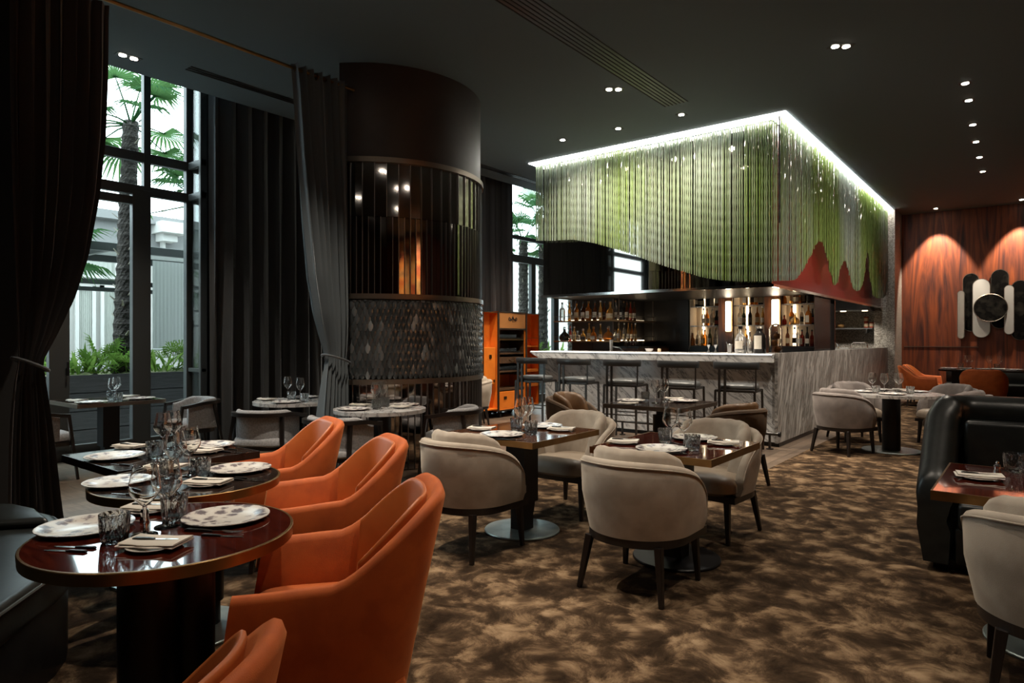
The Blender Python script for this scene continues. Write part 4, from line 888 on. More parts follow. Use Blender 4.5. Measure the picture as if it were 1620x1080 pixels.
tb.put('beige tub chair at the far side of the copper-topped square table', (-1.88, 4.78, CZ), R(176), GR)
tn.put('brown leather tub chair beside the rear square table near the bar stools', (-4.12, 6.42, CZ), R(-80), GR)
tn.put('dark brown tub chair standing between the rear square table and the bar corner', (-2.36, 6.45, CZ), R(72), GR)
tg.put('grey tub chair with its back to us at the bar-side round marble table', (-1.90, 9.15, CZ), R(-22), GR)
tg.put('grey tub chair behind the round marble table against the bar side', (-2.02, 10.42, CZ), R(-142), GR)
tg.put('taupe tub chair tucked behind the black leather booth at the round marble table', (-.73, 9.70, CZ), R(78), GR)
tg.put('ribbed taupe tub chair facing us behind the round marble table', (-.92, 10.75, CZ), R(146), GR)
tb.put('beige tweed tub chair cut by the picture edge before the black booth', (.10, 3.42, CZ), R(4), GR)
tb.put('beige tub chair half hidden behind the tiled column before the orange cabinet', (-7.28, 8.15, CZ), R(140), GR)
# ---- orange armchairs
def orange_chair():
    t = thing('armchair', '', 'chair')
    def rim(x, y, u=0):
        th = math.degrees(math.atan2(abs(x), .05 - y))              # 0 at the middle of the back, 130 at the arm fronts
        return .64 + .245 * (1 - smoothstep(30, 82, th)) - .012 * smoothstep(80, 130, th)
    def lean(x, y, z): return .14 * max(0, z - .40) * smoothstep(.10, -.22, y) - .15 * max(0, .64 - z) * smoothstep(.08, .29, y)
    pth = upath(.285, .255, .29, 52, .72)
    build('shell', ushell(pth, rim, .19, .052, .055, .028, bulge=.006, lean=lean), M['velvet_orange'], t, smooth=65)
    ip = [q for q in upath(.240, .213, .0, 70, .72) if math.degrees(math.atan2(abs(q[0]), .05 - q[1])) < 66]
    def rim2(x, y, u): return rim(x, y) - .012
    build('back_pad', ushell(ip, rim2, .40, .022, .052, .016, bulge=.005, lean=lean), M['leather_orange'], t, smooth=65)
    build('seat', cushion(.53, .60, .055, .27, .45, .06, .4, .03), M['velvet_orange'], t, smooth=60)
    build('seat_base', cushion(.54, .56, .03, .17, .29, .03, .4, 0), M['velvet_orange'], t, smooth=60)
    for sx in (-1, 1):
        for sy in (-1, 1): build('leg', MB().bar((sx * .2, sy * .19, .2), (sx * .225, sy * .215 - .0, 0), .035, .035, .022, .022), M['wood_dark'], t, smooth=0)
    return t
oc = Proto(orange_chair()); GO = 'orange velvet armchairs'
oc.put('large orange velvet armchair nearest to us at the front round table', (-2.0, 1.50, CZ), R(140), GO)
oc.put('orange velvet armchair at the second round table, middle of the row', (-2.92, 2.16, CZ), R(152), GO)
oc.put('orange velvet armchair at the square red table, farthest along the banquette row', (-3.86, 2.46, CZ), R(158), GO)
oc.put('orange velvet chair arm just entering the picture at its lower edge', (-1.33, .37, CZ), R(122), GO)
def oback(x, y, rz, lb_, s=(1, 1, 1)): oc.put(lb_, (x, y, CZ), rz, GO, s)
oback(-1.95, 16.55, R(-84), 'orange chair at the end of the long dark table, closer to us', (1, 1, .97))
oback(-1.95, 17.30, R(-92), 'orange chair at the end of the long dark table, closer to the wood wall', (1, 1, .97))
oback(-.80, 16.25, R(0), 'wide orange chair seen from behind at the long dark table', (1.18, 1, .94))
oback(.30, 16.1, R(40), 'orange chair cut by the picture edge at the long dark table', (1, 1, .9))
# ---- grey wool chairs with dark wooden rail
def rail_chair():
    t = thing('rail_armchair', '', 'chair')
    pth = upath(.285, .265, .20, 44, .85)
    rim = lambda x, y, u: .715 - .035 * smoothstep(-.1, .2, y)
    def rail(pth, z0, h, w):
        rg = []; m = len(pth)
        for i, (x, y) in enumerate(pth):
            a = Vector(pth[max(0, i - 1)]); b = Vector(pth[min(m - 1, i + 1)]); tt = (b - a).normalized(); n = Vector((tt.y, -tt.x))
            if n.dot(Vector((x, y))) < 0: n = -n
            z = z0 - .04 * smoothstep(-.1, .2, y)
            rg.append([(x + n.x * o_, y + n.y * o_, z + dz) for o_, dz in ((w, 0), (w, h), (0, h), (0, 0))])
        return MB().loft(rg)
    build('arm_rail', rail(pth, .675, .036, .042), M['wood_dark'], t, smooth=40)
    ip = [q for q in upath(.275, .255, .12, 44, .85)]
    build('back_shell', ushell(ip, lambda x, y, u: .735 - .07 * smoothstep(-.12, .12, y), .40, .05, .012, .025, bulge=.004), M['felt_grey'], t, smooth=60)
    build('seat', cushion(.53, .56, .01, .38, .47, .04, .45), M['felt_grey'], t, smooth=60)
    build('seat_rail', MB().prism([(x * .93, y * .93) for x, y in upath(.285, .265, .25, 30, .85)], .345, .385), M['wood_dark'], t, smooth=30)
    for sx in (-1, 1):
        build('leg', MB().bar((sx * .30, .19, .66), (sx * .31, .27, 0), .036, .03, .024, .022), M['wood_dark'], t, smooth=0)
        build('leg', MB().bar((sx * .245, -.17, .69), (sx * .31, -.29, 0), .036, .03, .024, .022), M['wood_dark'], t, smooth=0)
    return t
rc = Proto(rail_chair()); GG = 'grey chairs with dark wooden rails'
rc.put('grey chair with dark wooden rail beside the window table, under the long curtain', (-7.80, 3.80, CZ), R(172), GG)
rc.put('grey chair with its back to us at the marble table behind the curtain', (-6.03, 3.70, CZ), R(30), GG)
rc.put('brownish grey chair with its back to us at the marble table by the column', (-4.97, 3.78, CZ), R(14), GG)
rc.put('grey chair at the column side of the marble table, its seat facing the curtain', (-4.72, 5.00, CZ), R(118), GG)
rc.put('dark chair at the window table, half hidden by the swept-back curtain', (-7.95, 2.30, CZ), R(0), GG)
# ---- tables
TZ = .74
def round_table(name, label, x, y, r, topm, edge, ped, thick=.035, base=.27):
    t = thing(name, label, 'table', (x, y, 0)); 
    build('tabletop', MB().disc(r - .004, TZ - thick, TZ, 72), topm, t, smooth=30)
    if edge: build('edge_band', MB().lathe([(r - .012, TZ - thick - .004), (r + .002, TZ - thick - .004), (r + .004, TZ - .002), (r + .002, TZ + .0004), (r - .006, TZ + .0004)], 72), edge, t, smooth=30)
    if ped == 'double':
        build('pedestal', MB().disc(.095, .01, TZ - thick, 32, (.0, -.06, 0)), M['black_metal'], t, smooth=30)
        build('pedestal', MB().disc(.075, .13, TZ - thick, 32, (.02, .085, 0)).disc(.06, .01, .13, 32, (.02, .085, 0)), M['black_metal'], t, smooth=30)
    else: build('pedestal', MB().disc(ped, .01, TZ - thick, 32), M['black_metal'], t, smooth=30)
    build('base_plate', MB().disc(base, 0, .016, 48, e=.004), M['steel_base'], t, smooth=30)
    return t
def square_table(label, x, y, sx, sy, topm, edge, ped, base=.28, thick=.042, name='square_table', bm=None):
    t = thing(name, label, 'table', (x, y, 0))
    build('tabletop', MB().bb(-sx / 2 + .008, sx / 2 - .008, -sy / 2 + .008, sy / 2 - .008, TZ - thick + .005, TZ), topm, t, smooth=0)
    e = MB()
    for (a, b, c, d) in ((-sx / 2, sx / 2, -sy / 2, -sy / 2 + .008), (-sx / 2, sx / 2, sy / 2 - .008, sy / 2), (-sx / 2, -sx / 2 + .008, -sy / 2 + .008, sy / 2 - .008), (sx / 2 - .008, sx / 2, -sy / 2 + .008, sy / 2 - .008)): e.bb(a, b, c, d, TZ - thick, TZ + .0006)
    build('edge_band', e, edge, t, smooth=0)
    if ped == 'drum': build('pedestal', MB().disc(.085, .01, TZ - .13, 32).disc(.05, TZ - .13, TZ - thick, 24), M['black_metal'], t, smooth=30)
    else: build('pedestal', MB().bb(-.085, .085, -.085, .085, .22, TZ - thick).bb(-.06, .06, -.06, .06, .01, .22), M['black_metal'], t, smooth=0)
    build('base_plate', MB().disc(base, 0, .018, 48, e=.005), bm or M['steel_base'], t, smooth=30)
    return t
round_table('round_table', 'front round table with red lacquered top and brass edge, by the black banquette', -2.42, 1.09, .425, M['lacquer_red'], M['brass'], 'double')
round_table('round_table', 'second round table with dark lacquered top and brass edge, behind the front one', -3.25, 1.57, .42, M['lacquer_black'], M['brass'], 'double')
square_table('square dark lacquered table at the far end of the black banquette', -4.11, 1.83, .79, .80, M['lacquer_black'], M['wood_dark'], 'box')
square_table('square table by the window door with a black box pedestal', -8.25, 3.08, .82, .90, M['lacquer_black'], M['bronze'], 'box')
round_table('round_table', 'white marble table half hidden behind the tied-back curtain', -6.50, 4.33, .45, M['marble_white'], None, .11)
round_table('round_table', 'white marble table standing right in front of the tiled column', -5.10, 4.36, .455, M['marble_white'], None, .11)
square_table('square brown table with box pedestal and steel disc base in the middle of the room', -3.0, 3.93, .82, .85, M['lacquer_brown'], M['brass'], 'box')
square_table('square table with copper-red shiny top behind the front beige chair', -1.83, 4.05, .80, .84, M['lacquer_red'], M['brass'], 'box', bm=M['black_metal'])
square_table('square black-topped table with drum pedestal in front of the bar stools', -3.17, 6.62, .88, .96, M['lacquer_black'], M['bronze'], 'drum')
round_table('round_table', 'round marble table with black drum pedestal beside the bar side', -1.44, 9.66, .58, M['marble_white'], None, .105, base=.34)
square_table('square red lacquered table in front of the black leather booth', .08, 3.95, .90, .86, M['lacquer_red'], M['brass'], 'box')
lt = thing('long_table', 'long dark table with orange chairs before the red wood wall', 'table', (0, 0, 0))
ZL = .80
build('tabletop', MB().bb(-1.62, 2.2, 16.72, 17.62, ZL - .05, ZL), M['lacquer_black'], lt, smooth=0, bevel=.02)
for x in (-1.2, .3, 1.8): build('pedestal', MB().bb(x - .2, x + .2, 17.0, 17.35, 0, ZL - .05), M['black_metal'], lt, smooth=0)
wb = thing('wall_bench', 'dark leather wall bench behind the long dark table', 'bench', (.3, 17.92, 0))
build('seat', MB().bb(-1.9, 1.9, -.25, .28, .1, .45), M['leather_black'], wb, smooth=30, bevel=.03); build('backrest', MB().bb(-1.9, 1.9, .18, .3, .45, .78), M['leather_black'], wb, smooth=30, bevel=.03)
# ---- black booth
bo = thing('booth', 'black leather booth with thick rolled back and arm, behind the red square table', 'booth', (0, 0, 0))
def booth_path():
    pts = [(-.52, 4.78 + .42 * i / 10) for i in range(11)]
    for i in range(1, 11):
        a = pi / 2 * i / 10; pts.append((-.52 + .22 * (1 - cos(a)), 5.20 + .22 * sin(a)))
    for i in range(1, 21): pts.append((-.30 + 2.0 * i / 20, 5.42))
    return pts
bpth = booth_path(); rg = []
for i, (x, y) in enumerate(bpth):
    a = Vector(bpth[max(0, i - 1)]); b = Vector(bpth[min(len(bpth) - 1, i + 1)]); tt = (b - a).normalized(); n = Vector((-tt.y, tt.x))   # outward
    s = min(1, max(0, (y - 4.80) / .50)) if i < 22 else 1
    h = .60 + .45 * (s ** 1.1); rr = .095; th = .20
    if i == 0: h -= .04; 
    q = []
    for off, z in [(.02, .06), (.055, h * .5), (.05, h - .18)] + [(.0 + rr * cos(R(k)) * 1.05 - .04, h - rr + rr * sin(R(k))) for k in (10, 45, 80, 115, 150, 185, 215)] + [(-.10, h - .24), (-.12, h * .45), (-.11, .06)]:
        q.append((x + n.x * off, y + n.y * off, z))
    rg.append(q)
build('rolled_back', MB().loft(rg), M['leather_black'], bo, smooth=70)
for k_, (a, b) in enumerate(((-.36, .40), (.41, 1.18))):
    o = build('back_cushion', MB().bb(a, b, 5.15, 5.31, .44, .90), M['leather_black'], bo, smooth=60, bevel=.03, seg=3)
    build('seat_cushion', MB().bb(a, b, 4.72, 5.20, .28, .45), M['leather_black'], bo, smooth=60, bevel=.03, seg=3)
build('seat_base', MB().bb(-.38, 1.6, 4.80, 5.3, .06, .28), M['leather_black'], bo, smooth=30, bevel=.02)
build('plinth', MB().bb(-.5, 1.6, 4.9, 5.4, 0, .06), M['black_metal'], bo, smooth=0)
build('seam', MB().tube([(.405, 5.47, .5), (.405, 5.47, 1.0), (.405, 5.40, 1.052), (.405, 5.30, .98), (.405, 5.305, .86)], .004, 6), M['black_handle'], bo)
# ---- banquette
bq = thing('banquette', 'dark leather banquette bench along the front tables, below the swept curtain', 'bench', (0, 0, 0))
def offs(poly, k):
    cx = sum(p[0] for p in poly) / len(poly); cy = sum(p[1] for p in poly) / len(poly)
    return [(cx + (x - cx) * k, cy + (y - cy) * k) for x, y in poly]
BQ = [(-1.75, -.30), (-2.30, .19), (-2.90, .72), (-3.14, .93), (-3.24, 1.02), (-3.36, 1.10), (-3.50, 1.155), (-4.05, 1.30), (-4.28, 1.32), (-4.50, 1.28), (-4.75, 1.15), (-4.85, .98), (-4.6, .62), (-3.6, -.25), (-2.7, -1.1)]
build('seat_cushion', MB().prism(BQ, .30, .455), M['leather_black'], bq, smooth=60, bevel=.035, seg=3)
build('seat_piping', MB().tube([(x, y, .432) for x, y in BQ[:11]], .007, 6), pbr('piping_leather', (.05, .055, .052), .35), bq)
build('end_bolster', MB().prism([(-3.98, 1.21), (-4.28, 1.24), (-4.5, 1.2), (-4.68, 1.08), (-4.62, .86), (-4.2, .92)], .45, .505), M['leather_black'], bq, smooth=60, bevel=.03, seg=3)
build('base', MB().prism(offs(BQ, .965), 0, .31), M['black_metal'], bq, smooth=30)
# ---- orange trunk cabinet
tk = thing('trunk_cabinet', 'orange wardrobe trunk cabinet standing open between the column and the bar', 'cabinet', (-7.62, 9.69, 0), R(0))
H0, H1 = .12, 1.93; hw = .41; dp = .40
cs = MB()
for (a, b, c, d, e, f_) in ((-dp, 0, -hw, -hw + .035, H0, H1), (-dp, 0, hw - .035, hw, H0, H1), (-dp, 0, -hw, hw, H1 - .03, H1), (-dp, 0, -hw, hw, H0, H0 + .03), (-dp, -dp + .02, -hw, hw, H0, H1)): cs.bb(a, b, c, d, e, f_)
build('carcass', cs, M['hide_orange'], tk, smooth=0, bevel=.006)
ed_ = MB()
for y in (-hw, hw): ed_.bb(-.01, .012, y - .014, y + .014, H0, H1)
ed_.bb(-.01, .012, -hw, hw, H1 - .018, H1 + .006).bb(-.01, .012, -hw, hw, H0 - .004, H0 + .02).bb(-.005, .010, -hw, hw, 1.60, 1.63)
build('edge_trim', ed_, M['bronze'], tk, smooth=0)
top = build('flap_panel', MB().bb(-.03, .004, -hw + .03, hw - .03, 1.63, H1 - .02), M['hide_tan'], tk, smooth=0)
em = MB()      # dark crest on the flap
for s in (-1, 1):
    em.tube([(.010, s * .012, 1.835), (.010, s * .035, 1.775), (.010, s * .055, 1.80), (.010, s * .075, 1.765)], .008, 6)
    em.tube([(.010, s * .10 + .022 * cos(a * pi / 6), 1.80 + .03 * sin(a * pi / 6)) for a in range(12)], .006, 6, closed=True)
em.bar((.010, 0, 1.74), (.010, 0, 1.86), .008)
build('crest', em, M['black_handle'], top)
build('interior', MB().bb(-dp + .02, -dp + .03, -hw + .035, hw - .035, .75, 1.6).bb(-dp + .02, -.02, -hw + .035, -hw + .045, .75, 1.6).bb(-dp + .02, -.02, hw - .045, hw - .035, .75, 1.6), M['trunk_wood'], tk, smooth=0)
for z, h in ((1.385, .05), (1.13, .05), (.80, .05)):
    d_ = build('tray_shelf', MB().bb(-dp + .04, -.01, -hw + .05, hw - .05, z, z + .02).bb(-.03, -.01, -hw + .05, hw - .05, z, z + h), M['brass'] if z > 1.2 else M['trunk_wood'], tk, smooth=0)
dr = build('drawer', MB().bb(-dp + .04, -.012, -hw + .05, hw - .05, .985, 1.10), M['trunk_wood'], tk, smooth=0); build('drawer_pull', MB().tube([(-.008, .09 * cos(a * pi / 8), 1.055 - .035 * sin(a * pi / 8)) for a in range(9)], .006, 6), M['brass'], dr)
dr = build('drawer', MB().bb(-dp + .02, -.005, -hw + .04, hw - .04, H0 + .03, .47), M['hide_orange'], tk, smooth=0, bevel=.006); build('drawer_lock', MB().bb(-.005, .004, -.25, -.17, .33, .38).bb(-.005, .004, .17, .25, .33, .38), M['brass'], dr, smooth=0)
build('lower_board', MB().bb(-dp + .02, -.01, -hw + .03, hw - .03, .49, .53), M['trunk_wood'], tk, smooth=0)
for s in (-1, 1):
    d_ = MB(); y0, y1 = s * (hw + .015), s * (hw + .43); a, b = min(y0, y1), max(y0, y1); q = .20
    for (c, d, e, f_, g, h) in ((-q, -q + .015, a, b, H0 + .04, H1 - .01), (-q, 0, a, a + .016, H0 + .04, H1 - .01), (-q, 0, b - .016, b, H0 + .04, H1 - .01), (-q, 0, a, b, H1 - .03, H1 - .01), (-q, 0, a, b, H0 + .04, H0 + .06)): d_.bb(c, d, e, f_, g, h)
    dd = build('door', d_, M['hide_orange'], tk, smooth=0)
    et = MB().bb(-.006, .008, a, a + .016, H0 + .04, H1 - .01).bb(-.006, .008, b - .016, b, H0 + .04, H1 - .01).bb(-.006, .008, a, b, H1 - .022, H1 - .008); build('door_trim', et, M['bronze'], dd, smooth=0)
    if s < 0: build('inner_box', MB().bb(-q, -.01, a + .02, b - .06, .62, 1.28), M['hide_orange'], dd, smooth=0, bevel=.006); build('box_clasp', MB().bb(-.01, .0, (a + b) / 2 - .03, (a + b) / 2 + .03, 1.08, 1.15).bb(-.01, 0, b - .12, b - .08, .66, .70), M['brass'], dd, smooth=0)
    else:
        for z in (1.28, .80, .52): build('door_shelf', MB().bb(-q, -.01, a + .016, b - .016, z, z + .02 if z > 1 else z + .05), M['hide_orange'], dd, smooth=0)
        build('door_rail', MB().tube([(-.02, a, 1.45), (-.02, b, 1.45)], .005, 6), M['brass'], dd)
for x in (-.33, -.06):
    for y in (-.33, .33): build('caster', MB().tube([(x, y - .018, .045), (x, y + .018, .045)], .045, 14).bb(x - .015, x + .015, y - .025, y + .025, .06, H0), M['black_metal'], tk, smooth=30)
cd = MB()
for i, z in enumerate((1.41, 1.155, .825)):
    kd = thing('box_stack', '%s row of dark flat boxes on a tray in the open orange trunk' % ('top', 'middle', 'lowest')[i], 'boxes', (-7.62 - .2, 9.69, z), group='dark boxes in the orange trunk')
    build('lower_box', MB().bb(-.14, .15, -.30, .30, .001 if i else .001, .05), M['black_handle'], kd, smooth=0); build('upper_box', MB().bb(-.12, .12, -.28, .22, .052, .105), M['mirror_strip'], kd, smooth=0)
# ---- rounded wall mirrors
mr = thing('wall_mirror', 'cluster of rounded upright mirrors around a dark disc on the red wood wall', 'mirror', (0, 0, 0))
MY = BWALL - .03
mtex = pbr('speckled_silver', (.50, .46, .40), .3, metal=.8, bump=((90, 90, 90), .8, .01)); mdk = pbr('dark_antique_mirror', (.006, .0055, .005), .14, spec=.25, var=((6, 6, 6), (.028, .025, .020), .5, .8)); msl = pbr('fluted_silver', (.66, .63, .58), .38, metal=.55)
def stadium(mb, x0, x1, z0, z1, y0, y1, n=12):
    r = (x1 - x0) / 2; cx = (x0 + x1) / 2
    pl = [(cx + r * cos(pi * i / n), z1 - r + r * sin(pi * i / n)) for i in range(n + 1)] + [(cx - r * cos(pi * i / n), z0 + r - r * sin(pi * i / n)) for i in range(n + 1)]
    m = len(pl); return mb.add([(x, y1, z) for x, z in pl] + [(x, y0, z) for x, z in pl], [tuple(range(m)), tuple(range(2 * m - 1, m - 1, -1))] + [(i, m + i, m + (i + 1) % m, (i + 1) % m) for i in range(m)])
def mpiece(name, xa, xb, ya, yb, yo, mm):
    a, b = GY(1440 + xa / 4.5, 400 + (ya + yb) / 9, MY), GY(1440 + xb / 4.5, 400 + (ya + yb) / 9, MY); zt = GY(1440 + (xa + xb) / 9, 400 + ya / 4.5, MY).z; zb = GY(1440 + (xa + xb) / 9, 400 + yb / 4.5, MY).z
    o = build(name, stadium(MB(), a.x, b.x, zb, zt, MY - yo - .012, MY - yo), mm, mr, smooth=0); build('rim', stadium(MB(), a.x - .012, b.x + .012, zb - .012, zt + .012, MY - yo - .006, MY - yo + .006), M['bronze'], o, smooth=0)
mpiece('mirror_plate', 340, 385, 272, 608, .05, mtex); mpiece('mirror_plate', 377, 487, 148, 555, .0, mdk); mpiece('mirror_plate', 447, 567, 187, 600, .035, msl); mpiece('mirror_plate', 578, 698, 120, 535, .0, mdk)
mpiece('mirror_plate', 672, 737, 232, 577, .035, msl); mpiece('mirror_plate', 722, 850, 197, 618, .0, mdk); mpiece('mirror_plate', 840, 960, 150, 560, .035, msl)
ca, cb = GY(1541, 487, MY), GY(1594, 487, MY); cz_ = GY(1567, 487, MY).z; rr = (cb.x - ca.x) / 2
dsk = MB(); n = 48; cxm = (ca.x + cb.x) / 2
dsk.loft([[(cxm + rr * .98 * cos(2 * pi * k / n), yv, cz_ + rr * .98 * sin(2 * pi * k / n)) for k in range(n)] for yv in (MY - .07, MY - .095)])
o = build('dark_disc', dsk, mdk, mr, smooth=0)
rm = MB(); rm.tube([(cxm + rr * cos(2 * pi * k / 40), MY - .085, cz_ + rr * sin(2 * pi * k / 40)) for k in range(40)], .012, 6, closed=True); build('rim', rm, M['bronze'], o)
# ---- abstract panel behind us, only caught by the mirrored column
def art():
    m, nt, out = newmat('abstract_paint'); b = N(nt, 'BsdfPrincipled'); mp = coords(nt, (1, 1, 1)); v = N(nt, 'TexNoise'); v.inputs['Scale'].default_value = 2.2; v.inputs['Detail'].default_value = 3; v.inputs['Distortion'].default_value = 1.5; L(nt, mp, 0, v, 'Vector')
    r = ramp(nt, v, 'Fac', [(.32, (.02, .015, .012)), (.42, (.35, .03, .01)), (.5, (.75, .22, .03)), (.58, (.8, .45, .12)), (.68, (.10, .03, .02))]); L(nt, r, 0, b, 'Base Color'); L(nt, b, 0, out, 'Surface'); return m
pa = thing('painting', 'large abstract orange and black painting on the long wall, mirrored in the column', 'painting', (5.965, 3.0, 3.3), R(-90)); build('canvas', MB().bb(-2.6, 2.6, -.02, .03, -.95, .95), art(), pa, smooth=0); build('frame', MB().bb(-2.64, 2.64, -.025, .02, .95, .99).bb(-2.64, 2.64, -.025, .02, -.99, -.95).bb(-2.64, -2.6, -.025, .02, -.95, .95).bb(2.6, 2.64, -.025, .02, -.95, .95), M['wood_dark'], pa, smooth=0)
# ================================================================== TABLEWARE
dp_ = thing('dinner_plate', '', 'plate'); build('plate_body', MB().lathe([(.001, .004), (.095, .004), (.108, .009), (.150, .017), (.155, .0175), (.1555, .015), (.105, .002), (.085, 0), (.001, 0)], 56), M['plate'], dp_, smooth=45); DP = Proto(dp_)
sp_ = thing('side_plate', '', 'plate'); build('plate_body', MB().lathe([(.001, .004), (.055, .004), (.084, .012), (.086, .0125), (.087, .011), (.055, .001), (.001, 0)], 40), M['china'], sp_, smooth=45); SPL = Proto(sp_)
def napkin_mesh():
    m = MB()
    for (z, w, d, sk) in ((0, .098, .058, 0), (.0058, .094, .054, .005)):
        rg = []
        for i in range(9):
            u = -1 + i / 4; s = .0025 * sin(i * 1.7 + z * 300)
            rg.append([(u * w + sk, v * d + s * v, z + h + .003 * (u * u) * (1 if z else 0)) for v, h in ((-1, .001), (-1.02, .003), (-.98, .0052), (0, .0058), (.98, .0052), (1.02, .003), (1, .001), (0, .0))])
        m.loft(rg)
    return m
np_ = thing('napkin', '', 'napkin'); build('folded_cloth', napkin_mesh(), M['linen'], np_, smooth=60); NP = Proto(np_)
kn = thing('knife', '', 'knife'); build('blade', MB().loft([[(x, -w, 0), (x, w, 0), (x, w, .0022), (x, -w, .0022)] for x, w in ((.0, .007), (.05, .0095), (.095, .007), (.112, .001))]), M['cutlery'], kn, smooth=0); build('handle', MB().loft([[(x, -w, .0), (x, w, 0), (x, w, h), (x, -w, h)] for x, w, h in ((0, .006, .006), (-.03, .0075, .009), (-.09, .008, .010), (-.10, .006, .007))]), M['black_handle'], kn, smooth=0); KN = Proto(kn)
fk = thing('fork', '', 'fork'); f = MB().loft([[(x, -w, z), (x, w, z), (x, w, z + .002), (x, -w, z + .002)] for x, w, z in ((-.0, .004, .003), (.04, .004, .005), (.055, .011, .003), (.075, .012, .001))])
for q in (-.009, -.003, .003, .009): f.bar((.074, q, .002), (.115, q * .95, .006), .003, .002)
build('tines', f, M['cutlery'], fk, smooth=0); build('handle', MB().loft([[(x, -w, .0), (x, w, 0), (x, w, h), (x, -w, h)] for x, w, h in ((0, .005, .006), (-.03, .0075, .009), (-.09, .008, .010), (-.10, .006, .007))]), M['black_handle'], fk, smooth=0); FK = Proto(fk)
wg = thing('wine_glass', '', 'glass')
bo_ = [(.004, .100), (.012, .104), (.030, .122), (.046, .145), (.0525, .160), (.050, .180), (.043, .215), (.0375, .245)]
build('bowl', MB().lathe(bo_ + [(.0365, .2452)] + [(max(.0005, r - .0012), z + .0014) for r, z in reversed(bo_[:-1])], 30), M['wineglass'], wg, smooth=60)
build('stem_and_foot', MB().lathe([(.0005, 0), (.042, 0), (.0425, .0015), (.041, .003), (.012, .006), (.005, .014), (.0038, .05), (.0042, .0995), (.0005, .0995)], 24), M['wineglass'], wg, smooth=50); WG = Proto(wg)
def tumbler(name, mm, cat='glass'):
    t = thing('tumbler', '', cat); rn_ = random.Random(3); n = 24; rg = []
    for j, (r, z) in enumerate(((.036, 0), (.040, .004), (.042, .02), (.0435, .04), (.045, .06), (.0465, .08), (.0475, .095), (.0455, .096), (.043, .06), (.039, .022), (.03, .018), (.001, .018))):
        rg.append([(r * (1 + (.03 * (-1) ** k if 1 < j < 6 else 0)) * cos(2 * pi * k / n), r * (1 + (.03 * (-1) ** k if 1 < j < 6 else 0)) * sin(2 * pi * k / n), z) for k in range(n)])
    build('glass_wall', MB().loft([[(x * .03, y * .03, 0) for x, y, z in rg[0]]] + rg, cap=True), mm, t, smooth=0); return Proto(t)
TD = tumbler('dark', M['tumbler']); TC = tumbler('clear', M['tumbler_clear'])
sh = thing('pepper_mill', '', 'mill'); build('mill_body', MB().lathe([(.001, 0), (.016, 0), (.018, .006), (.013, .02), (.017, .035), (.012, .045), (.001, .045)], 16), M['chrome'], sh); build('knob', MB().sphere((0, 0, .052), .009, 10), M['chrome'], sh); SHK = Proto(sh)
TT = TZ + .0008
def at(px, py, z=TT):
    if py < 100:                      # py given as a world depth
        p = GY(px, 500, py); return Vector((p.x, p.y, z))
    return GZ(px, py, z)
def setting(where, bounds, plates, sides, tumblers, glasses, knives=(), forks=(), mills=(), dark=True, s=1.0, zt=TT):
    """plates: (px, py, words); sides: (px, py, rz, words) a side plate with napkin and knife on top. Things are nudged apart and kept on the table top."""
    done = []
    def free(px, py, r):
        p = at(px, py, zt)
        for _ in range(12):
            if len(bounds) == 3:
                v = Vector((p.x - bounds[0], p.y - bounds[1], 0)); m = bounds[2] - r * .75 - .01
                if v.length > m: p = Vector((bounds[0], bounds[1], p.z)) + v * (m / v.length)
            else:
                p.x = min(max(p.x, bounds[0] + r * .75), bounds[1] - r * .75); p.y = min(max(p.y, bounds[2] + r * .75), bounds[3] - r * .75)
            hit = False
            for q, r2 in done:
                v = Vector((p.x - q.x, p.y - q.y, 0)); m = r + r2 + .004
                if v.length < m: p = p + (v.normalized() if v.length > 1e-4 else Vector((1, 0, 0))) * (m - v.length + .001); hit = True
            if not hit: break
        done.append((p, r)); return p
    for px, py, w in plates: DP.put('flowered white dinner plate %s, %s' % (where, w), free(px, py, .146 * s), R(px * 7 % 360), 'flowered dinner plates', (s, s, 1))
    for px, py, rz, w in sides:
        p = free(px, py, .09 * s); SPL.put('small white side plate %s, %s' % (where, w), p, 0, 'side plates', (s, s, 1)); q = p + Vector((0, 0, .0128))
        NP.put('folded white napkin %s, %s' % (where, w), q, R(rz), 'folded napkins', (s, s, 1)); KN.put('butter knife on the napkin %s, %s' % (where, w), q + Vector((0, 0, .0125)), R(rz + 6), 'butter knives on napkins', (.72, .72, .72))
    for px, py, w in glasses: WG.put('empty wine glass %s, %s' % (where, w), free(px, py, .049 * s), 0, 'wine glasses', (s, s, s))
    for px, py, w in tumblers: (TD if dark else TC).put('%s cut-glass tumbler %s, %s' % ('smoked' if dark else 'clear', where, w), free(px, py, .042 * s), R(px * 3 % 90), 'cut-glass tumblers', (s, s, s))
    for px, py, w in mills: SHK.put('tiny steel pepper mill %s, %s' % (where, w), free(px, py, .018 * s), 0, 'pepper mills', (s, s, s))
    for px, py, rz, w in knives: KN.put('black-handled knife %s, %s' % (where, w), at(px, py, zt), R(rz), 'table knives')
    for px, py, rz, w in forks: FK.put('black-handled fork %s, %s' % (where, w), at(px, py, zt), R(rz), 'table forks')
TR = 30     # turn of the banquette row
setting('on the front round table', (-2.42, 1.09, .425), [(127, 836, 'banquette side'), (358, 821, 'by the orange armchair')], [(245, 865, 32, 'nearest to us'), (237, 806, 32, 'far edge')], [(182, 856, 'beside the banquette plate'), (301, 822, 'beside the armchair plate')], [(229, 846, 'nearest to us'), (270, 832, 'farther of the pair')],
        [(120, 866, 210, 'under the banquette plate, inner'), (105, 872, 210, 'under the banquette plate, outer'), (350, 848, 32, 'before the armchair plate')], [(335, 841, 32, 'before the armchair plate')], [(229, 824, 'at the middle')])
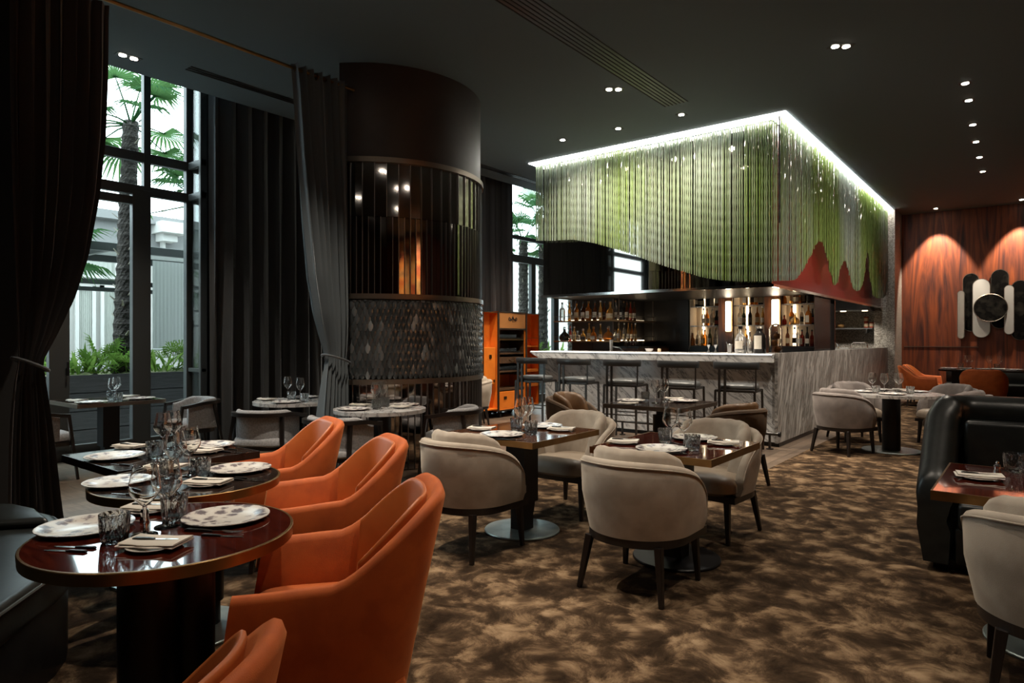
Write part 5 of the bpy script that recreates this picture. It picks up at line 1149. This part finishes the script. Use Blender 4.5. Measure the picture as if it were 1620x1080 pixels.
setting('on the second round table', (-3.25, 1.57, .42), [(190, 765, 'banquette side'), (379, 744, 'by the orange armchair')], [(328, 767, 30, 'nearest to us'), (262, 742, 30, 'far edge')], [(315, 755, 'beside the armchair plate'), (247, 760, 'beside the banquette plate')], [(277, 762, 'nearer of the pair'), (300, 752, 'farther of the pair')],
        [(200, 782, 205, 'before the banquette plate'), (392, 757, 30, 'before the armchair plate')], [(385, 760, 30, 'before the armchair plate')], [])
setting('on the square banquette table', (-4.505, -3.715, 1.43, 2.23), [(182, 724, 'banquette side'), (347, 704, 'by the orange armchair')], [(322, 716, 20, 'by the orange armchair'), (206, 709, 20, 'far edge')], [(245, 724, 'beside the banquette plate'), (318, 706, 'hidden behind the glasses')], [(258, 718, 'nearer of the pair'), (274, 713, 'farther of the pair')],
        [(190, 735, 195, 'before the banquette plate'), (376, 712, 20, 'before the armchair plate')], [(366, 716, 20, 'before the armchair plate')], [])
setting('on the window table', (-8.66, -7.84, 2.63, 3.53), [(150, 638, 'door side'), (222, 631, 'grey chair side')], [(122, 635, 20, 'door side'), (205, 628, 20, 'grey chair side')], [(187, 635, 'nearer one'), (176, 631, 'farther one')], [(178, 632, 'first of the pair'), (189, 629, 'second of the pair')], dark=True)
setting('on the marble table behind the curtain', (-6.5, 4.33, .45), [(452, 637, 'nearest to us'), (486, 628, 'far edge')], [(422, 633, 10, 'window side')], [(461, 632, 'first of the pair'), (481, 636, 'second of the pair')], [(459, 629, 'first of the pair'), (476, 631, 'second of the pair')], dark=False)
setting('on the marble table before the column', (-5.10, 4.36, .455), [(560, 648, 'curtain side'), (648, 640, 'column side')], [(570, 642, 15, 'curtain side'), (634, 645, 15, 'column side')], [(596, 647, 'nearer one'), (608, 643, 'farther one')], [(594, 643, 'first of the pair'), (606, 640, 'second of the pair')])
setting('on the middle square table', (-3.41, -2.59, 3.505, 4.355), [(794, 689, 'by the near beige chair'), (858, 675, 'by the far beige chair')], [(762, 680, 20, 'curtain side corner'), (888, 681, 20, 'bar side corner')], [(817, 681, 'nearer the column'), (840, 687, 'nearer us')], [(824, 684, 'first of the pair'), (837, 679, 'second of the pair')],
        [(816, 696, 40, 'before the near plate')], [(806, 696, 40, 'before the near plate')], [])
setting('on the copper-topped table', (-2.23, -1.43, 3.63, 4.47), [(1046, 712, 'by the near beige chair'), (1098, 694, 'by the far beige chair')], [(986, 701, 20, 'curtain side corner'), (1144, 703, 20, 'room side corner')], [(1054, 701, 'nearer the bar'), (1090, 712, 'nearer us')], [(1061, 704, 'first of the pair'), (1074, 706, 'second of the pair')],
        [(1088, 719, 40, 'before the near plate')], [(1078, 719, 40, 'before the near plate')], [])
setting('on the rear square table', (-3.61, -2.73, 6.14, 7.10), [(993, 634, 'brown chair side'), (1082, 635, 'bar corner side')], [(1088, 632.4, 10, 'bar corner side'), (985, 641, 10, 'brown chair side')], [(1021, 633, 'brown chair side'), (1068, 631, 'bar corner side')], [(1037, 637, 'first of the pair'), (1051, 635, 'second of the pair')])
setting('on the bar-side marble table', (-1.44, 9.66, .58), [(1367, 620, 'near grey chair side'), (1412, 624, 'nearest to us'), (1390, 617, 'far grey chair side'), (1447, 620, 'booth side')], [(1425, 617.4, 10, 'far edge')], [(1386, 622, 'near grey chair side'), (1440, 623, 'booth side')], [(1379, 619, 'near grey chair side'), (1399, 620, 'middle'), (1426, 620, 'first on the booth side'), (1437, 619, 'second on the booth side')], dark=False)
setting('on the red table by the booth', (-.37, .53, 3.52, 4.38), [], [(1548, 757, 10, 'booth corner')], [(1604, 746, 'at the picture edge')], [], [], [], [(1578, 748, 'before the tumbler')], dark=False)
setting('on the long dark table', (-1.62, 2.2, 16.72, 17.62), [(1502, 16.95, 'end chairs side'), (1556, 16.93, 'before the wide orange chair'), (1602, 16.93, 'at the picture edge')], [(1527, 16.98, 5, 'middle'), (1580, 16.98, 5, 'picture edge side')], [(1520, 17.3, 'end chairs side'), (1577, 17.3, 'picture edge side')], [(1529, 17.35, 'first from the end'), (1536, 17.45, 'second from the end'), (1565, 17.3, 'third from the end'), (1582, 17.45, 'fourth from the end')], dark=False, s=1.15, zt=ZL + .0008)
# ================================================================== CEILING FIXTURES AND LIGHT
def slots(label, x0, x1, y0, y1, n):
    t = thing('linear_vent', label, 'vent', ((x0 + x1) / 2, (y0 + y1) / 2, CEIL)); w = (x1 - x0); m = MB()
    p = w / n
    for i in range(n): m.bb(-w / 2 + p * i + p * .1, -w / 2 + p * i + p * .9, -(y1 - y0) / 2, (y1 - y0) / 2, -.002, .0)
    build('dark_slots', m, M['black_handle'], t, smooth=0)
    fr = MB()
    for i in range(n + 1): fr.bb(-w / 2 + p * i - p * .16, -w / 2 + p * i + p * .1, -(y1 - y0) / 2, (y1 - y0) / 2, -.006, 0)
    build('blades', fr, M['darkwall'], t, smooth=0)
slots('long multi-slot air vent in the dark ceiling before the bead curtain', -3.70, -3.40, 2.8, 7.86, 6)
v0 = GZ(298, 107, CEIL); v1 = GZ(460, 159, CEIL)
slots('double-slot air vent in the ceiling over the swept curtain window', v0.x - .06, v0.x + .06, v0.y, 5.0, 2)
v0 = GZ(765, 263, CEIL); v1 = GZ(846, 284, CEIL)
slots('double-slot air vent in the ceiling past the column, before the far window', v0.x - .06, v0.x + .06, v0.y - .4, v0.y + 4.5, 2)
def warm(k): return {'w': (1, .87, .71), 'n': (1, .93, .82)}[k]
def spot(parent, loc, power, size=88, blend=1, col='w', aim=None, rad=.04):
    l = bpy.data.lights.new('spot_lamp', 'SPOT'); l.energy = power; l.spot_size = R(size); l.spot_blend = blend; l.color = warm(col); l.shadow_soft_size = rad
    o = bpy.data.objects.new('spot_lamp', l); COL.objects.link(o); o.parent = parent; o.location = loc
    if aim: o.rotation_euler = Vector(aim).to_track_quat('-Z', 'Y').to_euler()
    return o
def downlight(p, double, label, power=150, rz=0, **k):
    t = thing('downlight', label, 'light', (p.x, p.y, CEIL), rz, 'ceiling downlights')
    n = (-.055, .055) if double else (0,)
    w = .062 if not double else .12
    build('housing', MB().bb(-w, w, -.058, .058, -.004, .0), M['black_metal'], t, smooth=0)
    for dx in n: build('lamp', MB().disc(.036, -.009, -.0045, 20, (dx, 0, 0)), M['lamp'], t, smooth=0)
    spot(t, (0, 0, -.03), power, **k); return t
C_at = lambda px, py: GZ(px, py, CEIL)
PW = 270
for px, py, dbl, lb_, pw_ in ((971, 141, 1, 'twin ceiling downlight beside the long air vent', PW * 1.1), (1330, 73, 1, 'twin ceiling downlight alone in the ceiling above the bar side', PW * 1.3), (890, 221, 0, 'single downlight in front of the bead curtain, farthest along from the corner', PW * 1.1), (978, 203, 0, 'single downlight in front of the bead curtain, middle of three', PW * 1.1), (1078, 181, 0, 'single downlight in front of the bead curtain, nearest its corner', PW * 1.1),
        (1527, 131.5, 0, 'first of the six ceiling downlights in a line, closest to us', PW * .75), (1532.5, 158.5, 0, 'second of the six ceiling downlights in a line', PW * .75), (1539, 197, 0, 'third of the six ceiling downlights in a line', PW * .75), (1544, 224, 0, 'fourth of the six ceiling downlights in a line', PW * .75), (1549.5, 248.5, 0, 'fifth of the six ceiling downlights in a line', PW * .75), (1554.7, 271, 0, 'last of the six ceiling downlights in a line, closest to the wood wall', PW * .75)):
    downlight(C_at(px, py), dbl, lb_, pw_, R(38) if dbl else 0, size=120 if 'bead' in lb_ else 88, aim=(0, .45, -1) if 'bead' in lb_ else (-.75, 0, -1) if 'six' in lb_ else None)
downlight(C_at(203, 89.5), 1, 'twin ceiling downlight above the window door by the swept curtain', 200, R(90))
for px, py, lb_ in ((1480, 329, 'downlight at the wood wall lighting the panel beside the mirrors'), (1616, 315, 'downlight at the wood wall lighting the panel above the mirrors')):
    downlight(Vector((C_at(px, py).x, 17.75, CEIL)), 0, lb_, 520, 0, size=60, blend=.35, aim=(0, .28, -1), col='w')
# unseen downlights over nearer tables; trunk, bar-end, kitchen and painting ones added for light
for (x, y, pw_, lb_) in ((-1.75, 3.2, PW * .62, 'over the copper-topped table'), (-3.05, 3.3, PW * .6, 'over the middle square table'), (-2.1, 1.6, PW * .45, 'over the front orange armchair'), (-3.4, 1.9, PW * .45, 'over the second round table'), (-.2, 2.0, PW * .3, 'over the aisle'), (.3, 3.6, PW * .45, 'over the booth table'), (-4.55, 3.25, PW * 1.5, 'over the marble table before the column'), (1.6, 1.0, PW * .5, 'beside the aisle'), (-6.75, 7.6, PW * 2.2, 'added behind the column to light the orange trunk'), (1.2, 8.5, PW, 'over the room beyond the booth'), (-6.85, 10.7, PW * 1.2, 'added out of sight to light the trunk and far window'), (-3.7, 14.4, PW * 1.8, 'added unseen inside the bar to brighten the open kitchen'), (1.6, 12.5, PW, 'over the far end of the room'), (-.4, -1.5, PW * .2, 'behind the front tables'), (-3.0, -1.8, PW * .2, 'behind the banquette'), (2.4, -1.5, PW * .2, 'in the rear of the room'), (4.7, 1.3, 420, 'added unseen to light the painting, first of two'), (4.7, 4.7, 420, 'added unseen to light the painting, second of two')):
    downlight(Vector((x, y, CEIL)), 1, 'twin ceiling downlight ' + lb_, pw_, 0, aim=(.9, 0, -1) if 'painting' in lb_ else None, col='w')
# lamps inside the bar canopy
for x in (-5.8, -4.6, -3.4): spot(can, (x, FY + .14, cz - .02), 16, 110, 1, 'n')
for x in (-3.5, -3.05): spot(hood, (x, 16.9, hz - .03), 40, 120, 1, 'n')
# ================================================================== WORLD
w = bpy.data.worlds.new('overcast_sky'); scene.world = w; w.use_nodes = True
bg = w.node_tree.nodes['Background']; bg.inputs[0].default_value = (.80, .93, 1, 1); bg.inputs[1].default_value = 5
vs = scene.view_settings; scene.display_settings.display_device = 'sRGB'; vs.view_transform = 'Standard'; vs.look = 'None'; vs.gamma = 1; vs.use_curve_mapping = False; vs.exposure = .5
scene.cycles.max_bounces = 12; scene.cycles.transmission_bounces = 12; scene.cycles.transparent_max_bounces = 24; scene.cycles.caustics_reflective = False; scene.cycles.caustics_refractive = False
scene.cycles.sample_clamp_indirect = 6
